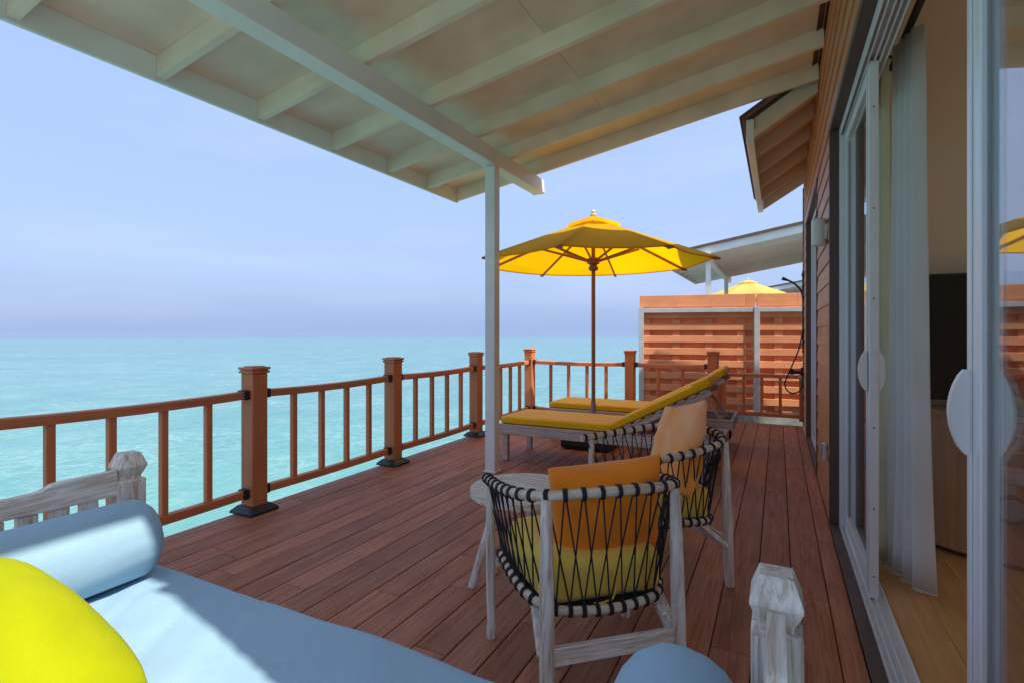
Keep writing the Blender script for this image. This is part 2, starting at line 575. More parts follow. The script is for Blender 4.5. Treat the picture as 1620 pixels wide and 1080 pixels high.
        for ax in range(3):
            a, b = (ax + 1) % 3, (ax + 2) % 3
            for sg in (-1, 1):
                for i in range(n):
                    for j in range(n):
                        q = []
                        for di, dj in ((0, 0), (1, 0), (1, 1), (0, 1)):
                            p = [0, 0, 0]
                            p[ax] = sg
                            p[a] = lin(i + di, h[a])
                            p[b] = lin(j + dj, h[b])
                            q.append(vert(p))
                        fs.append(tuple(q if sg > 0 else reversed(q)))
        return self.add(vs, fs, mat)
    def mesh(self, name, mat, smooth=False, angle=None):
        me = bpy.data.meshes.new(name)
        me.from_pydata(self.v, [], self.f)
        me.materials.append(M[mat] if isinstance(mat, str) else mat)
        bm = bmesh.new()
        bm.from_mesh(me)
        bmesh.ops.recalc_face_normals(bm, faces=bm.faces)
        bm.to_mesh(me)
        bm.free()
        if smooth:
            for p in me.polygons:
                p.use_smooth = True
            if angle:
                me.set_sharp_from_angle(angle=R(angle))
        return me
    def build(self, name, mat, parent=None, smooth=False, angle=None, loc=None):
        o = bpy.data.objects.new(name, self.mesh(name, mat, smooth, angle))
        COL.objects.link(o)
        if parent: o.parent = parent
        if loc: o.location = loc
        return o

def tag(o, label=None, cat=None, group=None, kind=None):
    if label: o['label'] = label
    if cat: o['category'] = cat
    if group: o['group'] = group
    if kind: o['kind'] = kind
    return o

def thing(name, label, cat, loc=(0, 0, 0), rz=0.0, group=None):
    o = bpy.data.objects.new(name, None)
    o.empty_display_size = 0.1
    COL.objects.link(o)
    o.location = loc
    o.rotation_euler = (0, 0, rz)
    return tag(o, label, cat, group)

def copy_tree(o, parent=None):
    c = o.copy()
    COL.objects.link(c)
    if parent: c.parent = parent
    for ch in list(o.children):
        copy_tree(ch, c)
    return c

def catmull(pts, sub=6):
    pts = [Vector(p) for p in pts]
    P = [pts[0] * 2 - pts[1]] + pts + [pts[-1] * 2 - pts[-2]]
    res = []
    for i in range(1, len(P) - 2):
        p0, p1, p2, p3 = P[i - 1], P[i], P[i + 1], P[i + 2]
        for s in range(sub):
            t = s / sub
            res.append(0.5 * ((2 * p1) + (p2 - p0) * t + (2 * p0 - 5 * p1 + 4 * p2 - p3) * t * t + (3 * p1 - p0 - 3 * p2 + p3) * t ** 3))
    res.append(pts[-1])
    return res

def along(path, s):
    """point at fraction s of a polyline's length, and its direction"""
    ln = [0]
    for a, b in zip(path, path[1:]):
        ln.append(ln[-1] + (b - a).length)
    t = s * ln[-1]
    for i in range(len(path) - 1):
        if t <= ln[i + 1] or i == len(path) - 2:
            k = (t - ln[i]) / max(1e-9, ln[i + 1] - ln[i])
            return path[i].lerp(path[i + 1], k), (path[i + 1] - path[i]).normalized()

def pillow_mesh(wid, hgt, thk, n=18, wr=0.012, seed=0, sag=0.0, ex=0.42, pinch=0.085):
    """scatter cushion in the xz plane, its thickness along y; pinched corners, piped edge"""
    mb = MB()
    off = Vector((seed * 7.1, seed * 3.3, seed * 1.7))
    def pt(i, j, s):
        u, v = -1 + 2 * i / n, -1 + 2 * j / n
        u = math.copysign(1 - (1 - abs(u)) ** 1.35, u)
        v = math.copysign(1 - (1 - abs(v)) ** 1.35, v)
        pu = 1 - pinch * (1 - v * v)
        pv = 1 - pinch * (1 - u * u)
        if pinch < 0:                        # rounded corners
            k_ = 1 - 0.08 * (u * u * v * v) ** 1.5
            pu *= k_; pv *= k_
        x, z = wid / 2 * u * pu, hgt / 2 * v * pv
        b = max(0.0, (1 - u * u) * (1 - v * v)) ** ex
        y = s * thk / 2 * b
        q = Vector((x * 5, s * 0.7, z * 5)) + off
        y += wr * b * mnoise.noise(q) + wr * 0.6 * mnoise.noise(q * 2.7) * b
        r_ = math.hypot(u, v)
        z -= sag * b
        return (x, y, z)
    fr = {}
    vs, fs = [], []
    for s in (-1, 1):
        for i in range(n + 1):
            for j in range(n + 1):
                edge = i in (0, n) or j in (0, n)
                k = (i, j, 0 if edge else s)
                if k not in fr:
                    fr[k] = len(vs)
                    vs.append(pt(i, j, s))
    for s in (-1, 1):
        for i in range(n):
            for j in range(n):
                q = []
                for di, dj in ((0, 0), (1, 0), (1, 1), (0, 1)):
                    a, b = i + di, j + dj
                    edge = a in (0, n) or b in (0, n)
                    q.append(fr[(a, b, 0 if edge else s)])
                fs.append(tuple(q if s < 0 else reversed(q)))
    mb.add(vs, fs)
    return mb

# ------------------------------------------------------------------ sea and far sandbank
SEA_Z = -1.3
mb = MB()
rings = [0, 6, 20, 60, 200, 700, 2500, 9000, 30000]
nseg = 48
vs, fs = [(0, 0, 0)], []
for r_ in rings[1:]:
    for j in range(nseg):
        a = 2 * math.pi * j / nseg
        vs.append((r_ * math.cos(a), r_ * math.sin(a), 0))
for j in range(nseg):
    fs.append((0, 1 + j, 1 + (j + 1) % nseg))
for k in range(len(rings) - 2):
    for j in range(nseg):
        a, b = 1 + k * nseg, 1 + (k + 1) * nseg
        fs.append((a + j, b + j, b + (j + 1) % nseg, a + (j + 1) % nseg))
mb.add(vs, fs)
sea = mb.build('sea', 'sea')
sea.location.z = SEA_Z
tag(sea, 'clear turquoise lagoon turning to a lavender band at the horizon', kind='structure')

# ------------------------------------------------------------------ deck
DX0, DX1 = -3.21, 0.283
DY0, DY1, DY2 = -2.6, 6.86, 7.72
deck = thing('deck', 'reddish brown composite plank terrace over the lagoon', None)
deck['kind'] = 'structure'
pitch = 0.145
seams = [0.2025 + pitch]
while seams[-1] > DX0:
    seams.append(seams[-1] - pitch)
random.seed(3)
for k in range(len(seams) - 1):
    xa, xb = min(seams[k], DX1 + 0.004), max(seams[k + 1], DX0)
    if xa - xb < 0.02:
        continue
    yend = DY2 if xb > -0.80 else DY1
    y = DY0
    first = True
    while y < yend - 0.01:
        ln = random.uniform(0.9, 2.6) if first else random.uniform(1.9, 2.9)
        first = False
        y1 = y + ln
        if yend - y1 < 0.5: y1 = yend
        cx, cy = (xa + xb) / 2, (y + y1) / 2
        hx, hy = (xa - xb) / 2 - 0.0022, (y1 - y) / 2 - 0.0015
        b = MB().box(-hx, hx, -hy, hy, -0.025, 0, 0.0028)
        o = b.build('plank', 'deck', deck, loc=(cx, cy, random.uniform(-0.0008, 0.0008)))
        y = y1
j = MB()
for yy in [DY0 + 0.05 + 0.45 * i for i in range(21)]:
    j.box(DX0 + 0.06, DX1 - 0.02, yy - 0.025, yy + 0.025, -0.17, -0.027)
for yy in (7.1, 7.6):
    j.box(-0.75, DX1 - 0.02, yy - 0.025, yy + 0.025, -0.17, -0.027)
j.build('joist', 'under', deck)
MB().box(DX0 + 0.04, DX1, DY0, DY1 - 0.03, -0.20, -0.176).build('gap_shade_sheet', 'under', deck)  # dark sheets added below so the gaps between planks look shaded
MB().box(-0.78, DX1, DY1 - 0.028, DY2 - 0.03, -0.20, -0.176).build('gap_shade_sheet', 'under', deck)
# fascia boards and the pale bearer outside the planks
MB().box(DX0 - 0.028, DX0 - 0.003, DY0, DY1 + 0.027, -0.19, -0.006, 0.003).build('edge_board', 'deck', deck)
MB().box(DX0, -0.81, DY1 + 0.003, DY1 + 0.028, -0.19, -0.006, 0.003).build('edge_board', 'deckX', deck)
MB().box(-0.81, DX1, DY2 + 0.003, DY2 + 0.028, -0.19, -0.006, 0.003).build('edge_board', 'deckX', deck)
MB().box(DX0 - 0.10, DX0 - 0.032, DY0, DY1 + 0.05, -0.16, -0.045, 0.004).build('bearer', 'white', deck)
for px_ in (-3.0, -1.4, 0.15):
    for py_ in (-1.1, 1.6, 4.2, 6.6):
        MB().tube([(px_, py_, SEA_Z - 0.6), (px_, py_, -0.2)], 0.11, 14).build('stilt', 'concrete', deck, True, 60)

# ------------------------------------------------------------------ railings
def make_post(parent, x, y, h=0.977, w_=0.118):
    p = MB().box(x - w_ / 2, x + w_ / 2, y - w_ / 2, y + w_ / 2, 0.002, h - 0.045, 0.006).build('post', 'rail', parent)
    c = MB()
    a = w_ / 2 + 0.010
    c.box(x - a, x + a, y - a, y + a, h - 0.046, h - 0.030, 0.004)
    c.box(x - w_ / 2 - .002, x + w_ / 2 + .002, y - w_ / 2 - .002, y + w_ / 2 + .002, h - 0.030, h - 0.022, 0.002)
    c.box(x - a - .003, x + a + .003, y - a - .003, y + a + .003, h - 0.022, h - 0.006, 0.005)
    a2 = w_ / 2 - 0.012
    c.box(x - a2, x + a2, y - a2, y + a2, h - 0.008, h, 0.004)
    c.build('post_cap', 'rail', p)
    s = MB()
    b0, b1, hh = w_ / 2 + 0.048, w_ / 2 + 0.012, 0.052
    vs = [(x + sx * b0, y + sy * b0, 0.003) for sx, sy in ((-1, -1), (1, -1), (1, 1), (-1, 1))]
    vs += [(x + sx * b0, y + sy * b0, 0.018) for sx, sy in ((-1, -1), (1, -1), (1, 1), (-1, 1))]
    vs += [(x + sx * b1, y + sy * b1, hh) for sx, sy in ((-1, -1), (1, -1), (1, 1), (-1, 1))]
    fs = [(3, 2, 1, 0), (8, 9, 10, 11)]
    for k in (0, 4):
        for i in range(4):
            fs.append((k + i, k + (i + 1) % 4, k + 4 + (i + 1) % 4, k + 4 + i))
    s.add(vs, fs)
    s.build('post_base', 'black', p)
    return p

def make_bay(parent, p0, p1, n, zt=0.815, zb=0.135, pw=0.118, brackets=True, sag=0.012):
    p0, p1 = Vector((*p0, 0)), Vector((*p1, 0))
    d = (p1 - p0).normalized()
    a, b = p0 + d * (pw / 2), p1 - d * (pw / 2)
    ln = (b - a).length
    side = Vector((-d.y, d.x, 0))
    def rail(name, z, wid, hgt, sg):
        m = MB()
        k = 8
        vs, fs = [], []
        for i in range(k + 1):
            t = i / k
            c = a.lerp(b, t) + Vector((0, 0, z - sg * 4 * t * (1 - t)))
            e = 0.006
            prof = [(-wid / 2, -hgt / 2), (wid / 2, -hgt / 2), (wid / 2, hgt / 2 - e), (wid / 2 - e, hgt / 2), (-wid / 2 + e, hgt / 2), (-wid / 2, hgt / 2 - e)]
            for u, v in prof:
                vs.append(c + side * u + Vector((0, 0, v)))
        q = 6
        for i in range(k):
            for jj in range(q):
                fs.append((i * q + jj, i * q + (jj + 1) % q, (i + 1) * q + (jj + 1) % q, (i + 1) * q + jj))
        fs += [tuple(range(q)), tuple(reversed(range(k * q, k * q + q)))]
        m.add(vs, fs)
        return m.build(name, 'railY', parent)
    rail('top_rail', zt - 0.025, 0.062, 0.050, sag)
    rail('bottom_rail', zb, 0.052, 0.052, sag * 0.6)
    for i in range(n):
        t = (i + 1) / (n + 1)
        c = a.lerp(b, t)
        z0 = zb + 0.026 - sag * 0.6 * 4 * t * (1 - t)
        z1 = zt - 0.050 - sag * 4 * t * (1 - t)
        m = Matrix((d, side, Vector((0, 0, 1)))).transposed().to_4x4()
        m.translation = (c.x, c.y, (z0 + z1) / 2)
        MB().box(-0.019, 0.019, -0.019, 0.019, -(z1 - z0) / 2, (z1 - z0) / 2, 0.003, m).build('baluster', 'rail', parent)
    if brackets:
        for e, sg in ((a, 1), (b, -1)):
            for z, wid, hgt in ((zt - 0.025, 0.076, 0.062), (zb, 0.064, 0.064)):
                c0 = e + Vector((0, 0, z))
                MB().bar(c0 - d * 0.001 * sg, c0 + d * 0.042 * sg, wid, hgt, 0.004).build('rail_bracket', 'black', parent)

rail = thing('deck_railing', 'brown railing with square posts and black feet along the seaward deck edge', 'railing', (-3.15, 2.4, 0))
RO = Vector((-3.15, 2.4, 0))
rx = -3.15
PY = [-1.94, -0.5, 0.93, 2.37, 3.80, 5.28, 6.77]
def L2(x, y): return (x - RO.x, y - RO.y)
for y in PY:
    make_post(rail, *L2(rx, y))
make_post(rail, *L2(-1.71, 6.76))
make_post(rail, *L2(-0.70, 6.76))
for a, b in zip(PY, PY[1:]):
    make_bay(rail, L2(rx, a), L2(rx, b), 4)
make_bay(rail, L2(rx, 6.77), L2(-1.71, 6.76), 4)
make_bay(rail, L2(-1.71, 6.76), L2(-0.70, 6.76), 2)

low = thing('low_railing', 'lower brown railing without caps beside the house wall, in front of the orange fence', 'railing', (-0.2, 7.76, 0))
make_bay(low, (-0.46, 0), (0.47, 0), 3, 0.655, 0.115, 0.05, False, 0.0)
for x in (-0.46, 0.465):
    MB().box(x - 0.022, x + 0.022, -0.022, 0.022, 0.05, 0.66, 0.003).build('end_post', 'rail', low)
    MB().box(x - 0.026, x + 0.026, -0.036, 0.036, 0.60, 0.648, 0.003).build('end_cap', 'steel', low)
side_l = MB()
side_l.bar((-0.46, -0.02, 0.63), (-0.46, -0.94, 0.63), 0.06, 0.05)
side_l.build('top_rail', 'rail', low)
MB().bar((-0.46, -0.02, 0.115), (-0.46, -0.94, 0.115), 0.05, 0.05).build('bottom_rail', 'rail', low)
for i in range(3):
    MB().box(-0.479, -0.441, -0.25 - 0.23 * i, -0.212 - 0.23 * i, 0.14, 0.605, 0.003).build('baluster', 'rail', low)

# ------------------------------------------------------------------ villa: porch roof
SL = 0.172
def zroof(x): return 2.62 + SL * (x + 3.13)
def make_porch(root, cream='cream'):
    """mono-pitch porch roof, its beam and posts, in villa coordinates"""
    xe, xw = -3.13, 0.286
    y0, y1 = -0.25, 4.82
    tilt = math.atan(SL)
    # the sheeting seen between the rafters, with a shingle layer above
    def slab(x0, x1, ya, yb, up0, up1):
        return MB().prism([(x0, zroof(x0) + up0), (x1, zroof(x1) + up0), (x1, zroof(x1) + up1), (x0, zroof(x0) + up1)], 'Y', ya, yb)
    pr = slab(xe, xw + 0.4, 0.572, y1, 0.132, 0.150).build('porch_roof', cream, root)
    slab(xe, 0.0, y0, 0.570, 0.132, 0.150).build('roof_sheet', cream, pr)  # narrow near end, unseen on our villa, shaped to shade the bolster
    slab(xe - 0.05, 0.0, y0 - 0.04, 0.570, 0.153, 0.20).build('shingle_layer', 'shingle', pr)
    slab(xe - 0.05, xw + 0.4, 0.572, y1 + 0.04, 0.153, 0.20).build('shingle_layer', 'shingle', pr)
    ys = [0.10, 0.60, 1.10, 1.74, 2.38, 3.03, 3.68, 4.27]
    edges = [y0 + 0.032] + ys + [y1 - 0.032]
    for a, b in zip(edges, edges[1:]):
        xr = xw if a > 0.58 else -0.01
        slab(xe + 0.030, -1.30, a + 0.024, b - 0.024, 0.124, 0.1305).build('ceiling_panel', cream, pr)
        slab(-1.297, xr, a + 0.024, b - 0.024, 0.124, 0.1305).build('ceiling_panel', cream, pr)
    for y in ys:
        slab(xe + 0.030, xw if y > 0.58 else -0.01, y - 0.022, y + 0.022, 0.0, 0.130).build('rafter', cream, pr)
    for y in (y0 + 0.002, y1 - 0.032):
        slab(xe + 0.030, xw if y > 0.58 else -0.01, y, y + 0.030, -0.006, 0.131).build('gable_board', cream, pr)
    MB().box(xe, xe + 0.028, y0 - 0.004, y1 + 0.004, zroof(xe) - 0.012, zroof(xe) + 0.131, 0.002).build('fascia', 'white', pr)
    MB().box(xe - 0.018, xe - 0.002, y0 - 0.01, y1 + 0.01, zroof(xe) + 0.012, zroof(xe) + 0.145, 0.002).build('fascia', 'white', pr)
    # beam and posts
    bx0, bx1 = -2.275, -2.145
    zb = 2.63
    bm_ = MB().box(bx0, bx1, y0 - 0.10, y1 + 0.14, zb, zroof(bx0) - 0.003, 0.004).build('porch_beam', 'white', root)
    MB().box(bx0 - 0.006, bx1 + 0.006, y1 + 0.143, y1 + 0.155, zb - 0.004, zb + 0.05, 0.002).build('end_plate', 'white', bm_)
    for y in (3.98, -0.12):
        p = MB().box(-2.258, -2.163, y - 0.046, y + 0.046, 0.0, zb - 0.002, 0.004).build('porch_post', 'white', root)
        MB().box(-2.268, -2.153, y - 0.056, y + 0.056, 0.001, 0.012, 0.002).build('foot_plate', 'white', p)
        MB().box(-2.256, -2.166, y + 0.0465, y + 0.0505, zb - 0.55, zb - 0.10, 0.001).build('post_strap', 'white', p)

villa = thing('villa', 'overwater villa with brown plank walls, white sliding doors and a white porch roof', 'house')
make_porch(villa)

# main roof: steep pitch above, its overhang shows beyond the porch
ES = 0.62
YE = 7.86
YH = 0.55                                     # near corner of the house, unseen, set to shape the daybed's sun patch
def zmain(x): return 2.90 + ES * (x + 0.17)
def make_main_roof(root):
    RX, XR = 2.6, 4.75
    def slab(x0, x1, ya, yb, u0, u1):
        return MB().prism([(x0, zmain(x0) + u0), (x1, zmain(x1) + u0), (x1, zmain(x1) + u1), (x0, zmain(x0) + u1)], 'Y', ya, yb)
    mr = slab(-0.24, RX, 4.90, YE, 0.132, 0.150).build('main_roof', 'casing', root)
    slab(0.28, RX, YH, 4.90, 0.132, 0.150).build('roof_deck', 'casing', mr)
    # shingle courses along the visible overhang, and one sheet above
    slab(-0.275, RX, 4.86, YE + 0.03, 0.153, 0.19).build('shingle_layer', 'shingle', mr)
    slab(0.24, RX, YH - 0.03, 4.86, 0.153, 0.19).build('shingle_layer', 'shingle', mr)
    slab(-0.295, 0.15, 4.85, YE + 0.04, 0.193, 0.21).build('shingle_course', 'shingle', mr)
    # far pitch
    MB().prism([(RX, zmain(RX) + 0.14), (XR, zmain(RX) - ES * (XR - RX) + 0.14), (XR, zmain(RX) - ES * (XR - RX) + 0.20), (RX, zmain(RX) + 0.20)], 'Y', YH - 0.03, YE + 0.03).build('rear_pitch', 'shingle', mr)
    ys = [4.94, 5.45, 6.02, 6.62, 7.24]
    for y in ys:
        slab(-0.180, 0.285, y - 0.022, y + 0.022, -0.045, 0.131).build('rafter', 'eave', mr)
    slab(-0.180, RX, YE - 0.035, YE - 0.003, -0.045, 0.131).build('barge_board', 'eave', mr)
    # soffit panels, one per bay, set up between the rafters
    for a, b in zip(ys, ys[1:] + [YE - 0.03]):
        slab(-0.180, 0.36, a + 0.024, b - 0.024, 0.085, 0.125).build('soffit_panel', 'eave', mr)
    MB().box(-0.242, -0.182, 4.885, YE, zmain(-0.24) - 0.035, zmain(-0.24) + 0.150, 0.003).build('fascia', 'white', mr)
    # near rake towards the porch
    slab(-0.180, 0.285, 4.872, 4.903, -0.050, 0.020).build('barge_board', 'eave', mr)
make_main_roof(villa)

# ------------------------------------------------------------------ villa: front wall of lapped boards
WX = 0.288
wall = MB().box(WX + 0.022, WX + 0.048, 3.842, 5.058, 0.0, 2.484).build('wall', 'casing', villa)
def lap(y0, y1, z0, z1):
    """lapped boards, each tipped out at its lower edge"""
    n = round((z1 - z0) / 0.142)
    hgt = (z1 - z0) / n
    for i in range(n):
        a = z0 + i * hgt
        poly = [(WX + 0.000, a + 0.001), (WX + 0.020, a + 0.001), (WX + 0.020, a + hgt - 0.001), (WX + 0.010, a + hgt + 0.012 if i < n - 1 else a + hgt)]
        yc = (y0 + y1) / 2
        b = MB().prism(poly, 'Y', y0 - yc, y1 - yc)
        b.build('siding_board', 'siding', wall, loc=(0, yc, 0))
lap(YH - 0.02, YE - 0.17, 2.492, 3.335)
lap(3.843, 5.057, 0.0, 2.488)
lap(6.923, YE - 0.17, 0.0, 2.488)
MB().box(WX + 0.022, WX + 0.048, 6.924, YE - 0.17, 0.0, 2.484).build('wall_core', 'casing', wall)
MB().box(WX + 0.022, 0.425, YH - 0.02, YE - 0.17, 2.490, 3.33).build('header', 'casing', wall)
MB().box(WX - 0.006, WX + 0.10, YE - 0.168, YE - 0.10, 0.0, 3.05, 0.003).build('corner_board', 'casing', wall)
# near door: dark casing round the opening
def opening(y0, y1):
    MB().box(WX - 0.004, 0.346, y1 + 0.002, y1 + 0.040, 0.0, 2.450, 0.002).build('casing', 'casing', wall)
    MB().box(WX - 0.004, 0.346, y0 - 0.040, y0 - 0.002, 0.0, 2.450, 0.002).build('casing', 'casing', wall)
    MB().box(WX - 0.004, 0.346, y0 - 0.040, y1 + 0.040, 2.452, 2.489, 0.002).build('casing', 'casing', wall)
    MB().box(WX - 0.002, 0.333, y0 - 0.0, y1 - 0.0, 0.003, 0.016, 0.002).build('threshold', 'casing', wall)
    f = MB().box(0.335, 0.425, y1 - 0.050, y1, 0.0, 2.448, 0.002).build('door_frame', 'alu', villa)
    MB().box(0.335, 0.425, y0, y0 + 0.050, 0.0, 2.448, 0.002).build('jamb', 'alu', f)
    hd = MB()
    hd.box(0.335, 0.425, y0 + 0.051, y1 - 0.051, 2.425, 2.447, 0.001)
    for x in (0.335, 0.353, 0.378, 0.398, 0.421):
        hd.box(x, x + 0.005, y0 + 0.051, y1 - 0.051, 2.395, 2.4245, 0.001)
    hd.build('head_track', 'alu', f)
    sl = MB()
    sl.box(0.335, 0.425, y0 + 0.051, y1 - 0.051, 0.0, 0.017, 0.001)
    for x in (0.335, 0.356, 0.380, 0.419):
        sl.box(x, x + 0.006, y0 + 0.051, y1 - 0.051, 0.0175, 0.032, 0.001)
    sl.build('sill_track', 'alu', f)
opening(YH + 0.02, 3.80)
opening(5.10, 6.88)

def door_panel(x, y0, y1, handle=None, st=0.085, z0=0.020, z1=2.408, th=0.036):
    """sliding door leaf in the plane x, its glass and the pair of D-shaped pulls at the edge handle"""
    m = MB()
    m.box(x, x + th, y0, y0 + st, z0, z1, 0.003)
    m.box(x, x + th, y1 - st, y1, z0, z1, 0.003)
    m.box(x + .001, x + th - .001, y0 + st + .0005, y1 - st - .0005, z0, z0 + st * 1.1, 0.003)
    m.box(x + .001, x + th - .001, y0 + st + .0005, y1 - st - .0005, z1 - st * 0.8, z1, 0.003)
    # raised lip on the stiles
    for ya in (y0 + 0.030, y1 - st + 0.045):
        m.box(x - 0.004, x - 0.0005, ya, ya + 0.010, z0 + 0.01, z1 - 0.01, 0.001)
    d = m.build('sliding_door', 'alu', villa)
    MB().box(x + th * 0.42, x + th * 0.58, y0 + st - 0.004, y1 - st + 0.004, z0 + st, z1 - st * 0.7).build('glass', 'glass', d)
    g = MB()
    e = 0.004
    for ya, yb in ((y0 + st + e * 0, y0 + st + 0.008), (y1 - st - 0.008, y1 - st)):
        g.box(x + th * 0.28, x + th * 0.41, ya + .0006, yb, z0 + st + 0.011, z1 - st)
    g.build('glass_gasket', 'grey', d)
    if handle is not None:
        yc, hz = handle
        prof = []
        k = 14
        for i in range(k + 1):
            t = i / k
            zz = -0.088 + 0.176 * t
            dx = 0.004 + 0.026 * (1 - abs(2 * t - 1) ** 1.9) ** 0.80
            prof.append((dx, zz))
        for sg, xb in ((-1, x - 0.0045), (0.8, x + th + 0.0005)):
            poly = [(xb, -0.088 + hz)] + [(xb + sg * (dx + 0.004), hz + zz) for dx, zz in prof] + [(xb, 0.088 + hz)]
            MB().prism(poly, 'Y', yc - 0.011, yc + 0.011).build('pull_handle', 'plastic', d, False)
    return d
door_panel(0.360, 2.800, 3.742, (2.822, 1.03))
door_panel(0.360, YH + 0.08, 1.443, (1.412, 1.035))
lk = MB()
lk.box(0.366, 0.390, 2.797, 2.7995, 0.92, 1.14, 0.0008)
for z in (0.95, 1.00, 1.06, 1.11):
    lk.box(0.372, 0.384, 2.7945, 2.7968, z - 0.008, z + 0.008, 0.0005)
lk.build('lock_plate', 'plastic', villa)
for z in (0.12, 0.42, 0.78, 1.35, 1.75, 2.2):
    MB().box(0.375, 0.381, 2.7975, 2.7993, z - 0.003, z + 0.003).build('screw', 'black', villa)
door_panel(0.360, 5.16, 6.05, (5.19, 1.03))
door_panel(0.384 + 0.016, 5.95, 6.82, None, 0.085, 0.02, 2.408, 0.02)

# ------------------------------------------------------------------ villa: the room behind the glass
fl = MB().box(0.43, 4.4, YH + 0.03, 3.95, -0.14, -0.036).build('room_floor', 'under', villa)
x = 0.432
random.seed(11)
while x < 4.35:
    y = YH + 0.04
    while y < 3.94:
        y1 = min(3.94, y + random.uniform(1.0, 1.9))
        if 3.94 - y1 < 0.4: y1 = 3.94
        cx, cy = x + 0.09, (y + y1) / 2
        MB().box(-0.0893, 0.0893, -(y1 - y) / 2 + .0006, (y1 - y) / 2 - .0006, -0.018, 0, 0.0012).build('floor_board', 'infloor', fl, loc=(cx, cy, -0.016))
        y = y1
    x += 0.18
MB().box(0.43, 4.4, 3.955, 4.06, -0.03, 3.40).build('room_wall', 'inwall', villa)
rw = MB().box(4.405, 4.50, YH - 0.02, 0.70, -0.03, 3.40).build('room_wall', 'inwall', villa)
MB().box(4.405, 4.50, 3.85, YE - 0.18, -0.03, 3.40).build('wall_pier', 'inwall', rw)
MB().box(4.405, 4.50, 0.701, 3.849, 2.80, 3.40).build('wall_header', 'inwall', rw)
wf = MB().box(4.42, 4.48, 0.702, 3.848, -0.02, 0.06, 0.003).build('added_rear_window', 'alu', villa)  # unseen window added so sunlight fills and warms the room
for a, b in ((0.702, 0.76), (1.72, 1.78), (2.77, 2.83), (3.79, 3.848)):
    MB().box(4.42, 4.48, a, b, 0.061, 2.74, 0.003).build('window_stile', 'alu', wf)
MB().box(4.42, 4.48, 0.702, 3.848, 2.741, 2.798, 0.003).build('window_head', 'alu', wf)
MB().box(4.447, 4.453, 0.75, 3.80, 0.05, 2.75).build('pane', 'glass', wf)
MB().box(0.432, 4.4, YH - 0.02, YH + 0.028, -0.03, 3.40).build('room_wall', 'inwall', villa)
MB().box(0.43, 4.4, YE - 0.275, YE - 0.18, -0.03, 3.40).build('room_wall', 'inwall', villa)
MB().box(0.595, 4.4, YH - 0.02, YE - 0.18, 3.402, 3.44).build('room_ceiling', 'inwall', villa)
MB().box(0.43, 4.4, 4.065, YE - 0.28, -0.10, -0.02).build('bedroom_floor', 'infloor', villa)
MB().box(0.30, 4.6, YH - 0.03, YE - 0.1, -0.24, -0.145).build('floor_slab', 'under', villa)
for px_ in (1.2, 3.8):
    for py_ in (0.4, 3.4, 6.6):
        MB().tube([(px_, py_, SEA_Z - 0.6), (px_, py_, -0.242)], 0.14, 14).build('stilt', 'concrete', villa, True, 60)

# cabinet, television, curtains
cb = thing('tv_cabinet', 'brown wooden cabinet with a rounded front below the black television', 'cabinet', (1.30, 3.94, -0.016))
def dshape(rx_, ry_, k=24):
    return [(rx_ * math.cos(math.pi + math.pi * i / k), ry_ * math.sin(math.pi + math.pi * i / k)) for i in range(k + 1)]
MB().prism(dshape(0.615, 0.42), 'Z', 0.03, 0.755).build('cabinet_body', 'cabinet', cb, True, 40)
MB().prism(dshape(0.635, 0.44), 'Z', 0.757, 0.790).build('cabinet_top', 'cabinet', cb, True, 40)
MB().prism(dshape(0.585, 0.39), 'Z', 0.0, 0.028).build('plinth', 'casing', cb, True, 40)
tv = thing('television', 'large black flat television standing on the rounded cabinet inside the room', 'television', (1.36, 3.80, 0.774))
MB().box(-0.625, 0.625, -0.020, 0.025, 0.045, 0.760, 0.006).build('tv_housing', 'black', tv)
MB().box(-0.610, 0.610, -0.0235, -0.0205, 0.065, 0.745).build('screen', 'screen', tv)
MB().box(-0.16, 0.16, -0.10, 0.10, 0.0, 0.012, 0.004).box(-0.05, 0.05, 0.03, 0.05, 0.0125, 0.30, 0.003).build('tv_stand', 'black', tv)

def curtain(name, label, mat, path, z0, z1, group=None, flare=0.0):
    """hanging cloth: a pleated path swept from top to hem, folds opening downwards"""
    o = thing(name, label, 'curtain', (path[0][0], path[0][1], 0), 0, group)
    base = Vector((path[0][0], path[0][1], 0))
    p = catmull([Vector((a, b, 0)) for a, b in path], 8)
    k = 16
    vs, fs = [], []
    cen = sum(p, Vector()) / len(p)
    for i in range(k + 1):
        t = i / k
        for q in p:
            s = 0.80 + 0.2 * t + flare * t * t
            wv = Vector((mnoise.noise(q * 6 + Vector((0, 0, t * 2.2))), mnoise.noise(q * 6 + Vector((5, 0, t * 2.2))), 0)) * 0.020 * t
            c = cen + (q - cen) * s + wv - base
            vs.append((c.x, c.y, z1 + (z0 - z1) * t))
    n_ = len(p)
    for i in range(k):
        for j_ in range(n_ - 1):
            fs.append((i * n_ + j_, i * n_ + j_ + 1, (i + 1) * n_ + j_ + 1, (i + 1) * n_ + j_))
    c = MB().add(vs, fs).build('curtain_cloth', mat, o, True)
    sd = c.modifiers.new('thickness', 'SOLIDIFY')
    sd.thickness = 0.003
    hem = MB().tube([Vector(v) + Vector((0, 0, 0.004)) for v in vs[-n_:]], 0.0045, 6)
    hem.build('hem', mat, o, True)
    return o
zig = []
for i in range(9):
    zig.append((0.470 + (0.045 if i % 2 else -0.005), 3.55 - i * 0.040))
curtain('sheer_curtain', 'greenish white sheer curtain bunched behind the far glass door', 'sheer', zig, 0.03, 2.62)
zig = [(0.500 + 0.010 * i + (0.055 if i % 2 else 0.0), 3.24 - i * 0.030) for i in range(8)]
curtain('drape', 'bluish white full length drape gathered in folds beside the cabinet', 'drape', zig, 0.0, 2.64, None, 0.25)
zig = [(0.56 + (0.06 if i % 2 else 0.0), 1.36 - i * 0.085) for i in range(14)]
